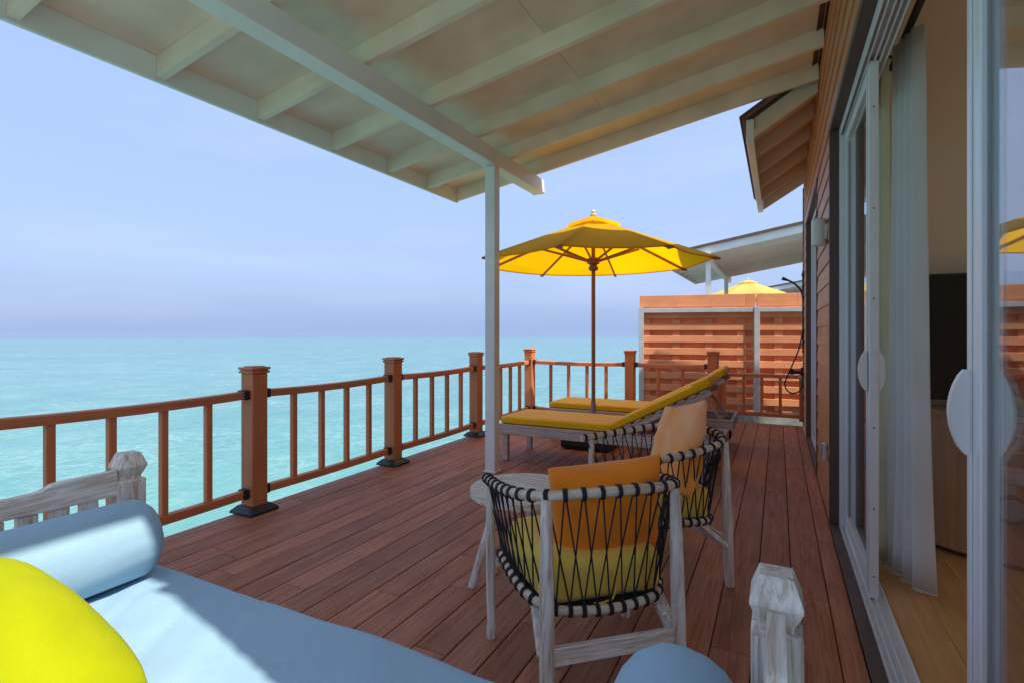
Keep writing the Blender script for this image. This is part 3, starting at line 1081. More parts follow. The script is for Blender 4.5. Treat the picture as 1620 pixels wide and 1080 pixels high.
curtain('drape', 'bluish white drape hanging behind the nearest glass door', 'drape', zig, 0.0, 2.64)
tr = thing('curtain_track', 'dark metal curtain rail on small arms above the open door', 'curtain rail', (0.56, 2.1, 2.66))
MB().box(-0.014, 0.014, -1.75, 1.45, -0.012, 0.012, 0.002).build('rail_bar', 'black', tr)
for y in (-1.6, -0.25, 0.52, 1.3):
    MB().box(-0.12, -0.015, y - 0.008, y + 0.008, -0.004, 0.010, 0.001).build('rail_arm', 'black', tr)

# ------------------------------------------------------------------ fittings on the wall
lp = thing('wall_lamp', 'white cylindrical outdoor lamp on the plank wall between the doors', 'lamp', (0.243, 4.05, 1.865))
MB().lathe([(0.040, -0.088), (0.045, -0.082), (0.045, 0.082), (0.040, 0.088)], 24).build('lamp_shade', 'plastic', lp, True, 35)
MB().box(0.030, 0.0445, -0.035, 0.035, -0.05, 0.05, 0.003).build('wall_plate', 'alu', lp)
so = thing('socket_box', 'small grey weatherproof socket low on the plank wall', 'socket', (WX - 0.022, 4.02, 0.42))
MB().box(-0.006, 0.020, -0.042, 0.042, -0.055, 0.055, 0.006).build('socket_body', 'steel', so)
MB().box(-0.014, -0.0065, -0.036, 0.036, -0.030, 0.048, 0.004).build('socket_lid', 'grey', so)

sh = thing('outdoor_shower', 'black outdoor shower pipe with a looping hose at the corner of the house', 'shower', (0.285, 7.62, 0))
MB().tube([(0, 0, 0.95), (0, 0, 1.98)], 0.014, 10).build('riser_pipe', 'black', sh, True)
arm = catmull([(0, 0, 1.62), (-0.03, 0.02, 1.74), (-0.12, 0.03, 1.84), (-0.24, 0.02, 1.90)], 6)
MB().tube(arm, [0.012] * (len(arm) - 4) + [0.014, 0.018, 0.022, 0.022], 10).build('shower_arm', 'black', sh, True)
hose = catmull([(0.0, 0.0, 1.60), (0.0, -0.03, 1.30), (-0.05, -0.05, 1.0), (-0.16, -0.05, 0.70), (-0.21, -0.05, 0.54), (-0.15, -0.06, 0.44), (-0.05, -0.06, 0.46), (-0.01, -0.05, 0.56), (-0.01, -0.03, 0.68)], 8)
MB().tube(hose, 0.009, 8).build('shower_hose', 'black', sh, True)
tp = MB()
tp.tube([(-0.13, -0.02, 0.70), (0.02, -0.02, 0.70)], 0.022, 12)
tp.tube([(-0.13, -0.02, 0.67), (-0.13, -0.02, 0.74)], 0.026, 12)
tp.box(-0.03, 0.03, -0.01, 0.02, 0.66, 0.76, 0.004)
tp.build('mixer_tap', 'black', sh, True, 40)

# ------------------------------------------------------------------ orange privacy fence
fence = thing('privacy_fence', 'orange basket-weave board fence in a galvanised steel frame beyond the deck', 'fence', (-1.93, 8.16, 0), R(12.5))
FW, FT = 2.46, 1.765
row = 0.183
def seg(name, x0, x1, y0, y1, z0, z1, mat='fence', parent=fence):
    c = ((x0 + x1) / 2, (y0 + y1) / 2, (z0 + z1) / 2)
    hx, hy, hz_ = (x1 - x0) / 2, (y1 - y0) / 2, (z1 - z0) / 2
    return MB().box(-hx, hx, -hy, hy, -hz_, hz_, 0.003).build(name, mat, parent, loc=c)
bat = [0.115, 0.555, 1.025, 1.475, 1.985, 2.34]
for bx in bat:
    seg('batten', bx - 0.055, bx + 0.055, 0.003, 0.052, 0.06, 1.58)
panels = [(0.0, 1.672), (1.678, 2.44)]
random.seed(5)
for xa, xb in panels:
    for i in range(8):
        zt = 1.515 - i * row
        seg('front_slat', xa + 0.03, xb - 0.003, -0.020, -0.001, zt - 0.098, zt)
    for i in range(9):
        zt = 1.515 - i * row
        seg('back_slat', xa + 0.02, xb - 0.003, 0.055, 0.072, zt - 0.030, zt + 0.110)
    # top boards
    cuts = [xa + 0.012] + [c for c in (0.555, 1.04, 1.53, 2.22) if xa + 0.05 < c < xb - 0.05] + [xb]
    for a, b in zip(cuts, cuts[1:]):
        seg('top_board', a + 0.0025, b - 0.0025, -0.024, -0.003, 1.588, FT + random.uniform(-0.006, 0.006))
    seg('top_board', xa + 0.02, xb - 0.01, 0.075, 0.093, 1.60, FT - 0.03)
for x0, x1 in ((0.0, 0.075), (1.640, 1.715)):
    seg('frame_post', x0, x1, -0.085, -0.030, -0.06, 1.575, 'steel')
seg('frame_rail', 0.0765, 1.6385, -0.075, -0.035, 1.500, 1.565, 'steel')
seg('frame_rail', 1.7165, 2.44, -0.075, -0.035, 1.500, 1.565, 'steel')
for z in (0.55, 0.05):
    seg('frame_rail', 0.02, 2.44, 0.095, 0.13, z - 0.03, z + 0.03, 'steel')
cbm = tag(MB().box(-2.3, 1.3, 0.02, 0.30, -0.30, 0.055, 0.01).build('concrete_beam', 'concrete'), 'weathered pale concrete beam under the orange fence', 'beam')
cbm.location = (-1.93, 8.16, -0.02)
cbm.rotation_euler = (0, 0, R(12.5))
for v in cbm.data.vertices:
    v.co.x += 2.1
st = MB()
for t in (0.4, 2.6):
    st.tube([(t, 0.16, SEA_Z - 0.5), (t, 0.16, -0.302)], 0.12, 14)
st.build('stilt', 'concrete', cbm, True, 60)

# ------------------------------------------------------------------ umbrellas
def make_umbrella(label, mat, loc, rot, group, dz=0.0):
    u = thing('sun_umbrella', label, 'umbrella', loc, rot, group)
    RAD, ZR, ZA = 1.245, 1.95 + dz, 2.42 + dz
    n = 8
    rib_end = [Vector((RAD * math.cos(2 * math.pi * k / n), RAD * math.sin(2 * math.pi * k / n), ZR)) for k in range(n)]
    top = Vector((0, 0, ZA))
    def canopy_pts(r0, r1, za, drop, sub=8, rows=7):
        vs, fs = [], []
        nn = n * sub
        for i in range(rows + 1):
            t = r0 + (r1 - r0) * i / rows
            for k in range(n):
                a, b = rib_end[k], rib_end[(k + 1) % n]
                for s in range(sub):
                    w_ = s / sub
                    p = a.lerp(b, w_)
                    q = top.lerp(p, t)
                    belly = 4 * w_ * (1 - w_)
                    q = q + Vector((0, 0, za - 0.055 * math.sin(math.pi * min(1, t)) * 0.0 - 0.028 * belly * t * math.sin(math.pi * min(1, t) * 0.8)))
                    # hem hollows inwards between the rib tips
                    if t > 0.9:
                        q = q.lerp(Vector((0, 0, q.z + 0.012)), 0.035 * belly * (t - 0.9) * 10)
                    vs.append(q)
        for i in range(rows):
            for k in range(nn):
                fs.append((i * nn + k, i * nn + (k + 1) % nn, (i + 1) * nn + (k + 1) % nn, (i + 1) * nn + k))
        return vs, fs, nn
    vs, fs, nn = canopy_pts(0.10, 1.0, 0.0, 0)
    c = MB().add(vs, fs).build('canopy', mat, u, False)
    # hem band
    hv, hf = [], []
    last = vs[-nn:]
    for q in last:
        hv += [q, q + Vector((0, 0, -0.012)) + Vector((q.x, q.y, 0)).normalized() * 0.001]
    for k in range(nn):
        a, b = 2 * k, 2 * ((k + 1) % nn)
        hf.append((a, a + 1, b + 1, b))
    h = MB().add(hv, hf).build('hem', mat, c, True)
    h.modifiers.new('thickness', 'SOLIDIFY').thickness = 0.004
    # vent cap with a wavy edge
    vv, vf, nv = canopy_pts(0.02, 0.24, 0.038, 0, 8, 3)
    vv = [v + Vector((0, 0, 0.005 * math.sin(i * 0.785 * 2) if i >= len(vv) - nv else 0)) for i, v in enumerate(vv)]
    v_ = MB().add(vv, vf).build('vent_cap', mat, u, True)
    MB().lathe([(0.030, ZA + 0.030), (0.034, ZA + 0.045), (0.018, ZA + 0.055), (0.024, ZA + 0.075), (0.010, ZA + 0.095)], 16).build('finial', 'limePZ', u, True, 50)
    MB().tube([(0, 0, 0.30), (0, 0, ZA + 0.03)], [0.021, 0.021], 16).build('pole', 'umbwood', u, True, 60)
    MB().tube([(0, 0, 0.05), (0, 0, 0.46)], 0.027, 16).build('pole_sleeve', 'grey', u, True, 60)
    MB().lathe([(r_, z_ + dz) for r_, z_ in ((0.040, 1.86), (0.052, 1.875), (0.052, 1.90), (0.040, 1.905), (0.040, 1.925), (0.066, 1.935), (0.070, 1.985), (0.048, 2.0))], 20).build('runner', 'umbwood', u, True, 40)
    MB().lathe([(0.05, ZA - 0.10), (0.062, ZA - 0.09), (0.062, ZA - 0.05), (0.04, ZA - 0.04)], 18).build('top_hub', 'umbwood', u, True, 40)
    for k in range(n):
        e = rib_end[k]
        d = Vector((e.x, e.y, 0)).normalized()
        a = top + d * 0.05 + Vector((0, 0, -0.070))
        b = e + Vector((0, 0, -0.022)) - d * 0.01
        MB().bar(a, b, 0.016, 0.026, 0.002).build('rib', 'umbwood', u)
        m_ = a.lerp(b, 0.46) + Vector((0, 0, -0.026))
        s0 = d * 0.062 + Vector((0, 0, 1.965 + dz))
        MB().bar(s0, m_, 0.014, 0.024, 0.002).build('strut', 'umbwood', u)
        MB().tube([b - d * 0.03, b + d * 0.035], 0.013, 8).build('tip_cap', 'umbwood', u, True, 50)
    return u
umb = make_umbrella('bright yellow parasol with wooden ribs standing between the two sun loungers', 'canopy', (-1.77, 5.42, 0), R(5), 'yellow parasols')

ub = thing('umbrella_base', 'low black square parasol foot on the planks behind the near lounger', 'parasol base', (-1.77, 5.36, 0))
MB().rbox(0.52, 0.52, 0.095, 0.03, 6).build('base_block', 'black', ub, True, 50, (0, 0, 0.05))
MB().lathe([(0.05, 0.098), (0.045, 0.12), (0.034, 0.13), (0.034, 0.20)], 20).build('pole_socket', 'black', ub, True, 40)

# ------------------------------------------------------------------ sun loungers
def make_lounger(label, loc):
    """feet towards -x, raised back towards +x; local origin under the seat's middle"""
    o = thing('sun_lounger', label, 'sun lounger', loc, 0, 'yellow sun loungers')
    x0, xj, x1 = -1.04, 0.06, 0.93
    W = 0.31
    for s in (-1, 1):
        MB().box(x0, x1, s * W - 0.018, s * W + 0.018, 0.25, 0.345, 0.005).build('side_rail', 'teakgrey', o)
    MB().box(x0 + 0.0005, x0 + 0.03, -W + 0.019, W - 0.019, 0.252, 0.343, 0.004).build('end_rail', 'teakgrey', o)
    MB().box(x1 - 0.03, x1 - 0.0005, -W + 0.019, W - 0.019, 0.252, 0.343, 0.004).build('end_rail', 'teakgrey', o)
    for s in (-1, 1):
        MB().box(x0 + 0.03, x0 + 0.085, s * (W - 0.045) - 0.025, s * (W - 0.045) + 0.025, 0.0, 0.30, 0.005).build('leg', 'teakgrey', o)
        MB().box(x1 - 0.19, x1 - 0.12, s * (W - 0.045) - 0.025, s * (W - 0.045) + 0.025, 0.06, 0.30, 0.005).build('leg', 'teakgrey', o)
        wx = x1 - 0.155
        wy = s * (W + 0.035)
        mrot = Matrix.Translation((wx, wy, 0.095)) @ Matrix.Rotation(R(90), 4, 'X')
        wh = MB().lathe([(0.075, -0.019), (0.092, -0.015), (0.094, 0.0), (0.092, 0.015), (0.075, 0.019)], 28, mrot).build('wheel', 'black', o, True, 50)
        MB().lathe([(0.062, -0.024), (0.066, -0.02), (0.066, 0.02), (0.062, 0.024)], 24, mrot).build('wheel_hub', 'grey', wh, True, 40)
    MB().tube([(x1 - 0.155, -W - 0.015, 0.095), (x1 - 0.155, W + 0.015, 0.095)], 0.012, 10).build('axle', 'grey', o, True, 60)
    for i in range(11):
        xa = x0 + 0.07 + i * 0.097
        MB().box(xa, xa + 0.062, -W + 0.02, W - 0.02, 0.323, 0.342, 0.003).build('slat', 'teakgrey', o)
    # raised back: frame, slats, prop
    ang = R(27.5)
    def bp(s, up=0.0):
        return Vector((xj + s * math.cos(ang) - up * math.sin(ang), 0, 0.345 + s * math.sin(ang) + up * math.cos(ang)))
    BL = 0.88
    for s in (-1, 1):
        a, b = bp(0.02, -0.02), bp(BL, -0.02)
        a.y = b.y = s * (W - 0.04)
        MB().bar(a, b, 0.03, 0.045, 0.003).build('back_rail', 'teakgrey', o)
    for i in range(9):
        c0 = bp(0.05 + i * 0.098, 0.008)
        m = Matrix.Translation(c0) @ Matrix.Rotation(-ang, 4, 'Y')
        MB().box(-0.031, 0.031, -W + 0.01, W - 0.01, -0.0075, 0.0075, 0.002, m).build('back_slat', 'teakgrey', o)
    for s in (-1, 1):
        a = bp(0.62, -0.045); a.y = s * (W - 0.075)
        b = Vector((x1 - 0.10, s * (W - 0.075), 0.30))
        MB().bar(a, b, 0.018, 0.028, 0.002).build('back_prop', 'teakgrey', o)
    # cushion in two hinged panels
    def crown(p):
        return p + Vector((0, 0, 0.004 * mnoise.noise(p * 7)))
    cu = MB()
    ln = xj - x0 - 0.01
    cu.rbox(ln, 2 * W - 0.03, 0.066, 0.022, 14, Matrix.Translation((x0 + ln / 2 + 0.004, 0, 0.378)), crown)
    c = cu.build('cushion', 'yellow', o, True)
    cb_ = MB()
    m = Matrix.Translation(bp(BL / 2 + 0.02, 0.050)) @ Matrix.Rotation(-ang, 4, 'Y')
    cb_.rbox(BL + 0.03, 2 * W - 0.03, 0.066, 0.022, 14, m, crown)
    cb_.build('back_cushion', 'yellow', o, True)
    hb = MB()
    m = Matrix.Translation(bp(BL - 0.045, 0.062)) @ Matrix.Rotation(-ang, 4, 'Y')
    hb.rbox(0.17, 2 * W - 0.026, 0.075, 0.03, 8, m, crown)
    hb.build('head_pad', 'yellow', o, True)
    for t in (0.25, 0.6):
        p0 = bp(BL * t, -0.01)
        m = Matrix.Translation(p0) @ Matrix.Rotation(-ang, 4, 'Y')
        MB().box(-0.012, 0.012, -W + 0.006, W - 0.006, -0.020, -0.016, 0.001, m).build('strap', 'yellow', o)
    return o
l1 = make_lounger('sun lounger with yellow cushion nearest the camera, right behind the white post', (-1.32, 4.68, 0))
l2 = copy_tree(l1)
l2.location = (-1.32, 5.86, 0)
l2['label'] = 'sun lounger with yellow cushion on the far side of the parasol pole'

tb = thing('low_table', 'small square weathered wooden table between the two loungers', 'table', (-1.12, 5.30, 0))
for i in range(5):
    MB().box(-0.20, 0.20, -0.19 + i * 0.077, -0.19 + i * 0.077 + 0.072, 0.385, 0.405, 0.003).build('top_slat', 'teakgrey', tb)
for sx in (-1, 1):
    MB().box(sx * 0.17 - 0.012, sx * 0.17 + 0.012, -0.18, 0.18, 0.330, 0.3845, 0.002).build('apron', 'teakgrey', tb)
    for sy in (-1, 1):
        MB().box(sx * 0.165 - 0.02, sx * 0.165 + 0.02, sy * 0.160 - 0.02, sy * 0.160 + 0.02, 0.0, 0.329, 0.003).build('leg', 'teakgrey', tb)

# ------------------------------------------------------------------ rope armchairs
def make_armchair(label, loc, rz):
    """front towards local +y"""
    o = thing('rope_armchair', label, 'armchair', loc, rz, 'rope armchairs')
    top_ctrl = [(-0.300, 0.285, 0.618), (-0.305, 0.14, 0.635), (-0.300, 0.0, 0.652), (-0.280, -0.13, 0.672), (-0.225, -0.225, 0.690), (-0.12, -0.268, 0.700), (0, -0.280, 0.704)]
    top_ctrl += [(-x_, y_, z_) for x_, y_, z_ in reversed(top_ctrl[:-1])]
    bot_ctrl = [(-0.262, 0.205, 0.350), (-0.262, 0.10, 0.340), (-0.255, -0.02, 0.328), (-0.232, -0.12, 0.318), (-0.178, -0.188, 0.310), (-0.09, -0.212, 0.305), (0, -0.218, 0.304)]
    bot_ctrl += [(-x_, y_, z_) for x_, y_, z_ in reversed(bot_ctrl[:-1])]
    tpath, bpath = catmull(top_ctrl, 6), catmull(bot_ctrl, 6)
    MB().tube(tpath, 0.0165, 12).build('top_rail', 'rim', o, True, 60)
    MB().tube(bpath, 0.0150, 12).build('seat_ring', 'rim', o, True, 60)
    for s in (-1, 1):
        # front leg: slim, splayed, with a turned foot
        f0, f1 = Vector((s * 0.292, 0.235, 0)), Vector((s * 0.300, 0.225, 0.612))
        pts = [f0, f0.lerp(f1, 0.015), f0.lerp(f1, 0.07), f0.lerp(f1, 0.09), f0.lerp(f1, 0.5), f1]
        MB().tube(pts, [0.017, 0.0195, 0.0185, 0.0155, 0.0185, 0.0145], 12).build('leg', 'limeZ', o, True, 50)
        # rear leg: stouter, outside the ropes
        r0, r1 = Vector((s * 0.232, -0.262, 0)), Vector((s * 0.226, -0.240, 0.684))
        pts = [r0, r0.lerp(r1, 0.02), r0.lerp(r1, 0.45), r0.lerp(r1, 0.8), r1]
        MB().tube(pts, [0.020, 0.0225, 0.0240, 0.0210, 0.0165], 12).build('leg', 'limeZ', o, True, 50)
        # side rail under the ring, sloping brace
        MB().bar((s * 0.230, -0.240, 0.195), (s * 0.212, -0.110, 0.305), 0.022, 0.050, 0.004, (1, 0, 0)).build('corner_brace', 'limeZ', o)
    MB().bar((-0.212, -0.253, 0.200), (0.212, -0.253, 0.200), 0.022, 0.058, 0.004).build('rear_stretcher', 'limeX', o)
    MB().bar((-0.280, 0.222, 0.290), (0.280, 0.222, 0.290), 0.022, 0.055, 0.004).build('front_rail', 'limeX', o)
    # seat board on which the cushion lies
    MB().prism([(x_ * 0.93, y_ * 0.93) for x_, y_, z_ in bot_ctrl], 'Z', 0.300, 0.312).build('seat_panel', 'rope', o)
    # ropes laced in crossing pairs, wrapped round both rods
    n = 27
    webs, wraps = MB(), MB()
    def out_dir(path, s):
        p, t = along(path, s)
        return p, t
    T = [along(tpath, 0.015 + 0.97 * i / (n - 1)) for i in range(n)]
    B = [along(bpath, 0.015 + 0.97 * i / (n - 1)) for i in range(n)]
    def ring(center, t, r_, rr, wid):
        u = t.cross(Vector((0, 0, 1))).normalized()
        v = t.cross(u)
        for off in (-wid, wid):
            c = center + t * off
            pts = [c + (u * math.cos(2 * math.pi * k / 12) + v * math.sin(2 * math.pi * k / 12)) * r_ for k in range(12)]
            wraps.tube(pts, rr, 6, False, True)
    for i in range(n):
        (p, t), (q, tb_) = T[i], B[i]
        ring(p, t, 0.0185, 0.0042, 0.0038)
        ring(q, tb_, 0.0170, 0.0042, 0.0038)
        for dj in (-1, 1):
            jx = i + dj
            if 0 <= jx < n:
                b = B[jx][0]
                a_ = p + t * 0.004 * dj
                out_ = (Vector((p.x, p.y, 0)) - Vector((0, 0.05, 0))).normalized()
                a_ = a_ + out_ * 0.012 * dj * 0.4
                webs.tube([a_ - Vector((0, 0, 0.016)), b + Vector((0, 0, 0.014))], 0.0030, 6, False)
    tag(webs.build('rope_lacing', 'rope', o, True), kind='stuff')
    tag(wraps.build('rope_wraps', 'rope', o, True), kind='stuff')
    # seat cushion with its tie
    def soft(p):
        k = 1 - 0.10 * max(0, -p.y / 0.22)
        return Vector((p.x * k, p.y, p.z + 0.006 * mnoise.noise(p * 8)))
    m = Matrix.Translation((0, 0.020, 0.393)) @ Matrix.Rotation(R(2), 4, 'X')
    MB().rbox(0.475, 0.42, 0.160, 0.05, 12, m, soft).build('seat_cushion', 'olive', o, True)
    tie = catmull([(0.02, -0.195, 0.42), (0.028, -0.203, 0.37), (0.015, -0.206, 0.33), (-0.02, -0.205, 0.318), (-0.05, -0.21, 0.322)], 5)
    MB().tube(tie, 0.006, 6, True, False, 0.5).build('cushion_tie', 'olive', o, True)
    return o
ch1 = make_armchair('rope armchair seen from behind in the foreground, back to the camera', (-0.635, 1.83, 0), math.atan2(0.67, 0.74))
ch2 = copy_tree(ch1)
ch2.location = (-0.555, 2.70, 0)
ch2.rotation_euler = (0, 0, math.atan2(0.77, -0.637))
ch2['label'] = 'rope armchair turned side-on, farther from the camera beside the loungers'

def place_pillow(name, label, mat, chair, lx, ly, lz, wid, hgt, thk, tilt, roll=0.0, yaw=0.0, seed=0, cat='cushion', group=None, ex=0.36):
    o = pillow_mesh(wid, hgt, thk, 28, 0.030, seed, 0.0, ex).build(name, mat, None, True)
    base = Matrix.Translation(chair.location) @ chair.rotation_euler.to_matrix().to_4x4()
    o.matrix_world = base @ Matrix.Translation((lx, ly, lz)) @ Matrix.Rotation(yaw, 4, 'Z') @ Matrix.Rotation(tilt, 4, 'X') @ Matrix.Rotation(roll, 4, 'Y')
    return tag(o, label, cat, group)
place_pillow('scatter_cushion', 'deep orange cushion propped inside the back of the foreground rope armchair', 'orange', ch1, 0.055, -0.062, 0.572, 0.43, 0.36, 0.20, R(8), R(-3), 0.0, 1, ex=0.37)
place_pillow('scatter_cushion', 'sun-faded peach cushion standing in the side-on rope armchair', 'peach', ch2, -0.050, -0.090, 0.625, 0.45, 0.46, 0.17, R(15), R(12), R(-8), 2, ex=0.42)

# ------------------------------------------------------------------ round side table
rt = thing('side_table', 'round limewashed table with splayed legs beside the foreground armchair', 'table', (-1.10, 2.30, 0))
TR = 0.262
k = 6
for i in range(k):
    xa, xb = -TR + 2 * TR * i / k, -TR + 2 * TR * (i + 1) / k
    poly = []
    m_ = 8
    for j_ in range(m_ + 1):
        y_ = xa + 0.0012 + (xb - xa - 0.0024) * j_ / m_
        poly.append((math.sqrt(max(1e-6, TR * TR - y_ * y_)), y_))
    poly += [(-a, b) for a, b in reversed(poly)]
    MB().prism(poly, 'Z', 0.422, 0.450).build('top_board', 'limeP', rt)
MB().lathe([(0.175, 0.395), (0.18, 0.400), (0.18, 0.4215)], 32).build('sub_top', 'limeP', rt, True, 40)
for kx in range(3):
    a = R(223 + 120 * kx)
    d = Vector((math.cos(a), math.sin(a), 0))
    MB().tube([d * 0.262, d * 0.258 + Vector((0, 0, 0.012)), d * 0.19 + Vector((0, 0, 0.22)), d * 0.135 + Vector((0, 0, 0.398))], [0.015, 0.017, 0.022, 0.0235], 14).build('leg', 'limePZ', rt, True, 50)

# ------------------------------------------------------------------ daybed
bed = thing('daybed', 'limewashed wooden daybed with a pale blue mattress in the foreground', 'daybed', (-1.0, 0.3, 0))
BO = Vector((-1.0, 0.3, 0))
BX0, BX1, BY0, BY1 = -2.01, -0.003, -0.62, 1.04
MZ = 0.42
def newel(x, y, top):
    x -= BO.x; y -= BO.y
    h = 0.039
    p = MB().box(x - h, x + h, y - h, y + h, 0, top - 0.090, 0.004).build('newel', 'limePZ', bed)
    fl_ = MB()                              # shallow flutes on the faces of the post head
    for i in range(6):
        u = -0.030 + 0.012 * i
        fl_.box(x + u - 0.0035, x + u + 0.0035, y - h - 0.0022, y - h - 0.0003, top - 0.20, top - 0.100, 0.0005)
        fl_.box(x + h + 0.0003, x + h + 0.0022, y + u - 0.0035, y + u + 0.0035, top - 0.20, top - 0.100, 0.0005)
    fl_.build('flutes', 'limePZ', p)
    prof = [(0.027, top - 0.090), (0.027, top - 0.082), (0.041, top - 0.048), (0.041, top - 0.042), (0.027, top - 0.002), (0.025, top)]
    vs, fs = [], []
    for r_, z in prof:
        vs += [(x - r_, y - r_, z), (x + r_, y - r_, z), (x + r_, y + r_, z), (x - r_, y + r_, z)]
    for i in range(len(prof) - 1):
        for j_ in range(4):
            fs.append((4 * i + j_, 4 * i + (j_ + 1) % 4, 4 * i + 4 + (j_ + 1) % 4, 4 * i + 4 + j_))
    fs += [(3, 2, 1, 0), tuple(range(4 * len(prof) - 4, 4 * len(prof)))]
    MB().add(vs, fs).build('newel_cap', 'limePZ', p)
for x in (BX0, BX1):
    newel(x, BY1 - 0.02, 0.787)
    newel(x, BY0, 0.86)
def arm_rail(x):
    x -= BO.x
    y1_, y0_ = BY1 - 0.061 - BO.y, BY0 + 0.041 - BO.y
    ytop = [(y1_, 0.734), (y1_ - 0.165, 0.732), (y1_ - 0.176, 0.730), (y1_ - 0.190, 0.722), (y1_ - 0.204, 0.716), (y1_ - 0.225, 0.714), (y0_, 0.714)]
    poly = ytop + [(y0_, 0.655), (y1_ - 0.22, 0.655), (y1_ - 0.19, 0.652), (y1_ - 0.05, 0.650), (y1_, 0.648)]
    m = MB().prism(poly, 'X', x - 0.014, x + 0.014)
    m.build('arm_rail', 'limePY', bed)
    MB().box(x - 0.014, x + 0.014, y0_, y1_, 0.30, 0.36, 0.003).build('lower_rail', 'limePY', bed)
    n = 19
    for i in range(n):
        yc = y1_ - 0.077 - i * 0.079
        MB().box(x - 0.009, x + 0.009, yc - 0.026, yc + 0.026, 0.361, 0.652, 0.002).build('arm_slat', 'limePZ', bed)
arm_rail(BX0); arm_rail(BX1)
cx0, cx1 = BX0 - BO.x, BX1 - BO.x
MB().box(cx0 + 0.04, cx1 - 0.04, BY1 - 0.045 - BO.y, BY1 - 0.012 - BO.y, 0.20, 0.30, 0.004).build('front_rail', 'limeP', bed)
MB().box(cx0 + 0.04, cx1 - 0.04, BY0 - 0.015 - BO.y, BY0 + 0.015 - BO.y, 0.20, 0.30, 0.004).build('rear_rail', 'limeP', bed)
MB().box(cx0 + 0.04, cx1 - 0.04, BY0 - 0.015 - BO.y, BY0 + 0.015 - BO.y, 0.74, 0.82, 0.004).build('back_rail', 'limeP', bed)
for i in range(18):
    xc = cx0 + 0.10 + i * (cx1 - cx0 - 0.2) / 17
    MB().box(xc - 0.03, xc + 0.03, BY0 - 0.009 - BO.y, BY0 + 0.009 - BO.y, 0.301, 0.739, 0.002).build('back_slat', 'limePZ', bed)
for i in range(14):
    xc = cx0 + 0.12 + i * (cx1 - cx0 - 0.24) / 13
    MB().box(xc - 0.04, xc + 0.04, BY0 + 0.03 - BO.y, BY1 - 0.05 - BO.y, 0.28, 0.299, 0.002).build('bed_slat', 'limePY', bed)
def mat_fn(p):
    # sat-on fabric: shallow waves and a slightly wandering front edge
    q = Vector((p.x * 2.2, p.y * 2.2, p.z))
    crease = mnoise.noise(Vector((p.x * 7 + p.y * 3, p.y * 2.0 - p.x, 3.1)))
    fine = mnoise.noise(Vector((p.x * 19 + p.y * 9, p.y * 6 - p.x * 4, 7.7)))
    edge = max(0.0, min(1.0, (abs(p.y - 0.05) - 0.45) / 0.30))
    return p + Vector((0, 0.012 * mnoise.noise(Vector((p.x * 3, 0.3, 0))) * (1 if p.y > 0.5 else 0),
                       0.011 * mnoise.noise(q) + 0.005 * mnoise.noise(q * 3.1) - (0.010 * (1 - abs(crease)) ** 7 + 0.004 * edge * (1 - abs(fine)) ** 4) * max(0.15, min(1.0, (0.80 - abs(p.y)) / 0.25))))
mw, md = BX1 - BX0 - 0.10, BY1 - BY0 - 0.07
MB().rbox(mw, md, 0.115, 0.030, 96, Matrix.Translation(((cx0 + cx1) / 2, (BY0 + BY1) / 2 - BO.y + 0.052, MZ - 0.0575)), mat_fn).build('mattress', 'blue', bed, True)

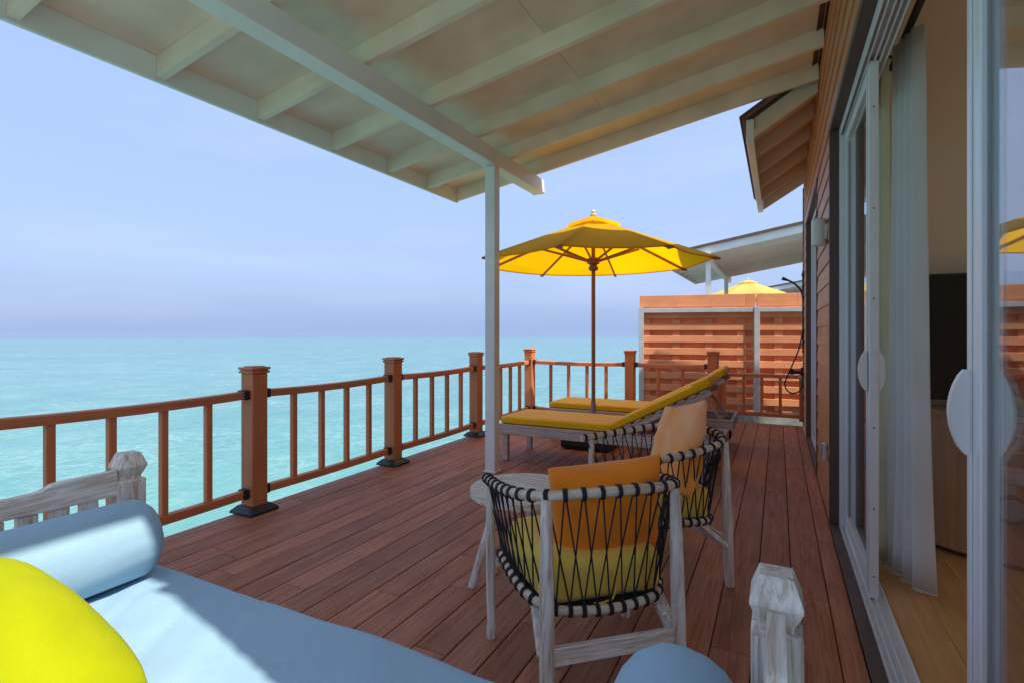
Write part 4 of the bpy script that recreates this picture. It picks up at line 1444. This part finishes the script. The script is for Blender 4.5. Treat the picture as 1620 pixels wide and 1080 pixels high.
def bolster(label, x, y1_, ln, r_, z, yaw=0.0):
    o = thing('bolster', label, 'cushion', (x, y1_, z - r_), yaw, 'blue bolsters')
    prof = []
    for i in range(9):
        a = math.pi / 2 * i / 8
        prof.append((max(0.002, (r_ - 0.075) + 0.075 * math.sin(a)), 0.060 - 0.060 * math.cos(a)))
    body = [(r_ + 0.004 * math.sin(3 * t), 0.055 + (ln - 0.11) * t) for t in [i / 30 for i in range(1, 30)]]
    prof = [(0.002, -0.004), (0.6 * r_ * 0.5, -0.003)] + prof[0:] + body + [(a, ln - b) for a, b in reversed(prof)] + [(0.002, ln + 0.004)]
    m = Matrix.Translation((0, 0, r_)) @ Matrix.Rotation(R(90), 4, 'X')
    mbb = MB().lathe(prof, 64, m)
    vv = []
    for x_, y_, z_ in mbb.v:
        rad = math.hypot(x_, z_ - r_)
        th_ = math.atan2(z_ - r_, x_)
        de = min(abs(y_), abs(y_ + ln))
        gather = 0.0016 * math.exp(-de / 0.10) * math.sin(17 * th_ + 3 * mnoise.noise(Vector((th_ * 2, y_ * 3, x)))) * min(1, rad / 0.06)
        dent = 0.0045 * mnoise.noise(Vector((math.cos(th_) * 1.3, y_ * 3.5, math.sin(th_) * 1.3 + x)))
        k_ = 1 + (gather + dent) / max(rad, 0.03)
        vv.append((x_ * k_, y_, r_ + (z_ - r_) * k_))
    mbb.v = vv
    b = mbb.build('bolster_cover', 'blue', o, True)
    return o
bolster('blue bolster along the left arm of the daybed, half in sunlight', -1.845, 1.005, 1.25, 0.122, MZ + 0.123)
bolster('blue bolster at the right end of the daybed, only its rounded top showing', -0.150, 1.0, 1.25, 0.115, MZ + 0.118)

yp = pillow_mesh(0.5505, 0.5505, 0.25, 34, 0.022, 9, 0.0, 0.46, -0.03).build('yellow_pillow', 'lime', None, True)
tag(yp, 'plump acid yellow cushion leaning on the daybed in the left foreground', 'cushion')
yp.matrix_world = Matrix.Translation((-1.3506, 0.3342, 0.5582)) @ Matrix.Rotation(1.4843, 4, 'Z') @ Matrix.Rotation(-1.2034, 4, 'X') @ Matrix.Rotation(-0.2002, 4, 'Y')

# ------------------------------------------------------------------ neighbouring villas along the jetty
nb = thing('neighbouring_villa', 'nearer neighbouring villa with white porch roof showing above the orange fence', 'house', (0.95, 11.4, 0), 0, 'neighbouring villas')
make_porch(nb, 'white')
make_main_roof(nb)
MB().box(0.288, 4.4, 0.0, 7.20, -0.2, 3.19).build('wall', 'siding', nb)
MB().box(0.275, 0.287, 0.2, 3.6, 0.0, 2.4).build('glazing', 'screen', nb)
MB().box(-3.2, 0.286, -1.4, 6.86, -0.2, 0.0).build('terrace', 'deck', nb)
for px_ in (-2.9, -1.0, 1.2, 3.8):
    for py_ in (0.2, 3.4, 6.4):
        MB().tube([(px_, py_, SEA_Z - 0.6), (px_, py_, -0.202)], 0.13, 12).build('stilt', 'concrete', nb, True, 60)
nb2 = copy_tree(nb)
nb2.location = (2.15, 22.3, 0)
nb2['label'] = 'farther neighbouring villa, a sliver of its roof between the nearer one and our wall'
u2 = make_umbrella('pale yellow parasol top peeking over the orange fence', 'canopy_pale', (-0.83, 17.6, 0), R(20), 'yellow parasols', 0.36)
bpy.context.view_layer.update()
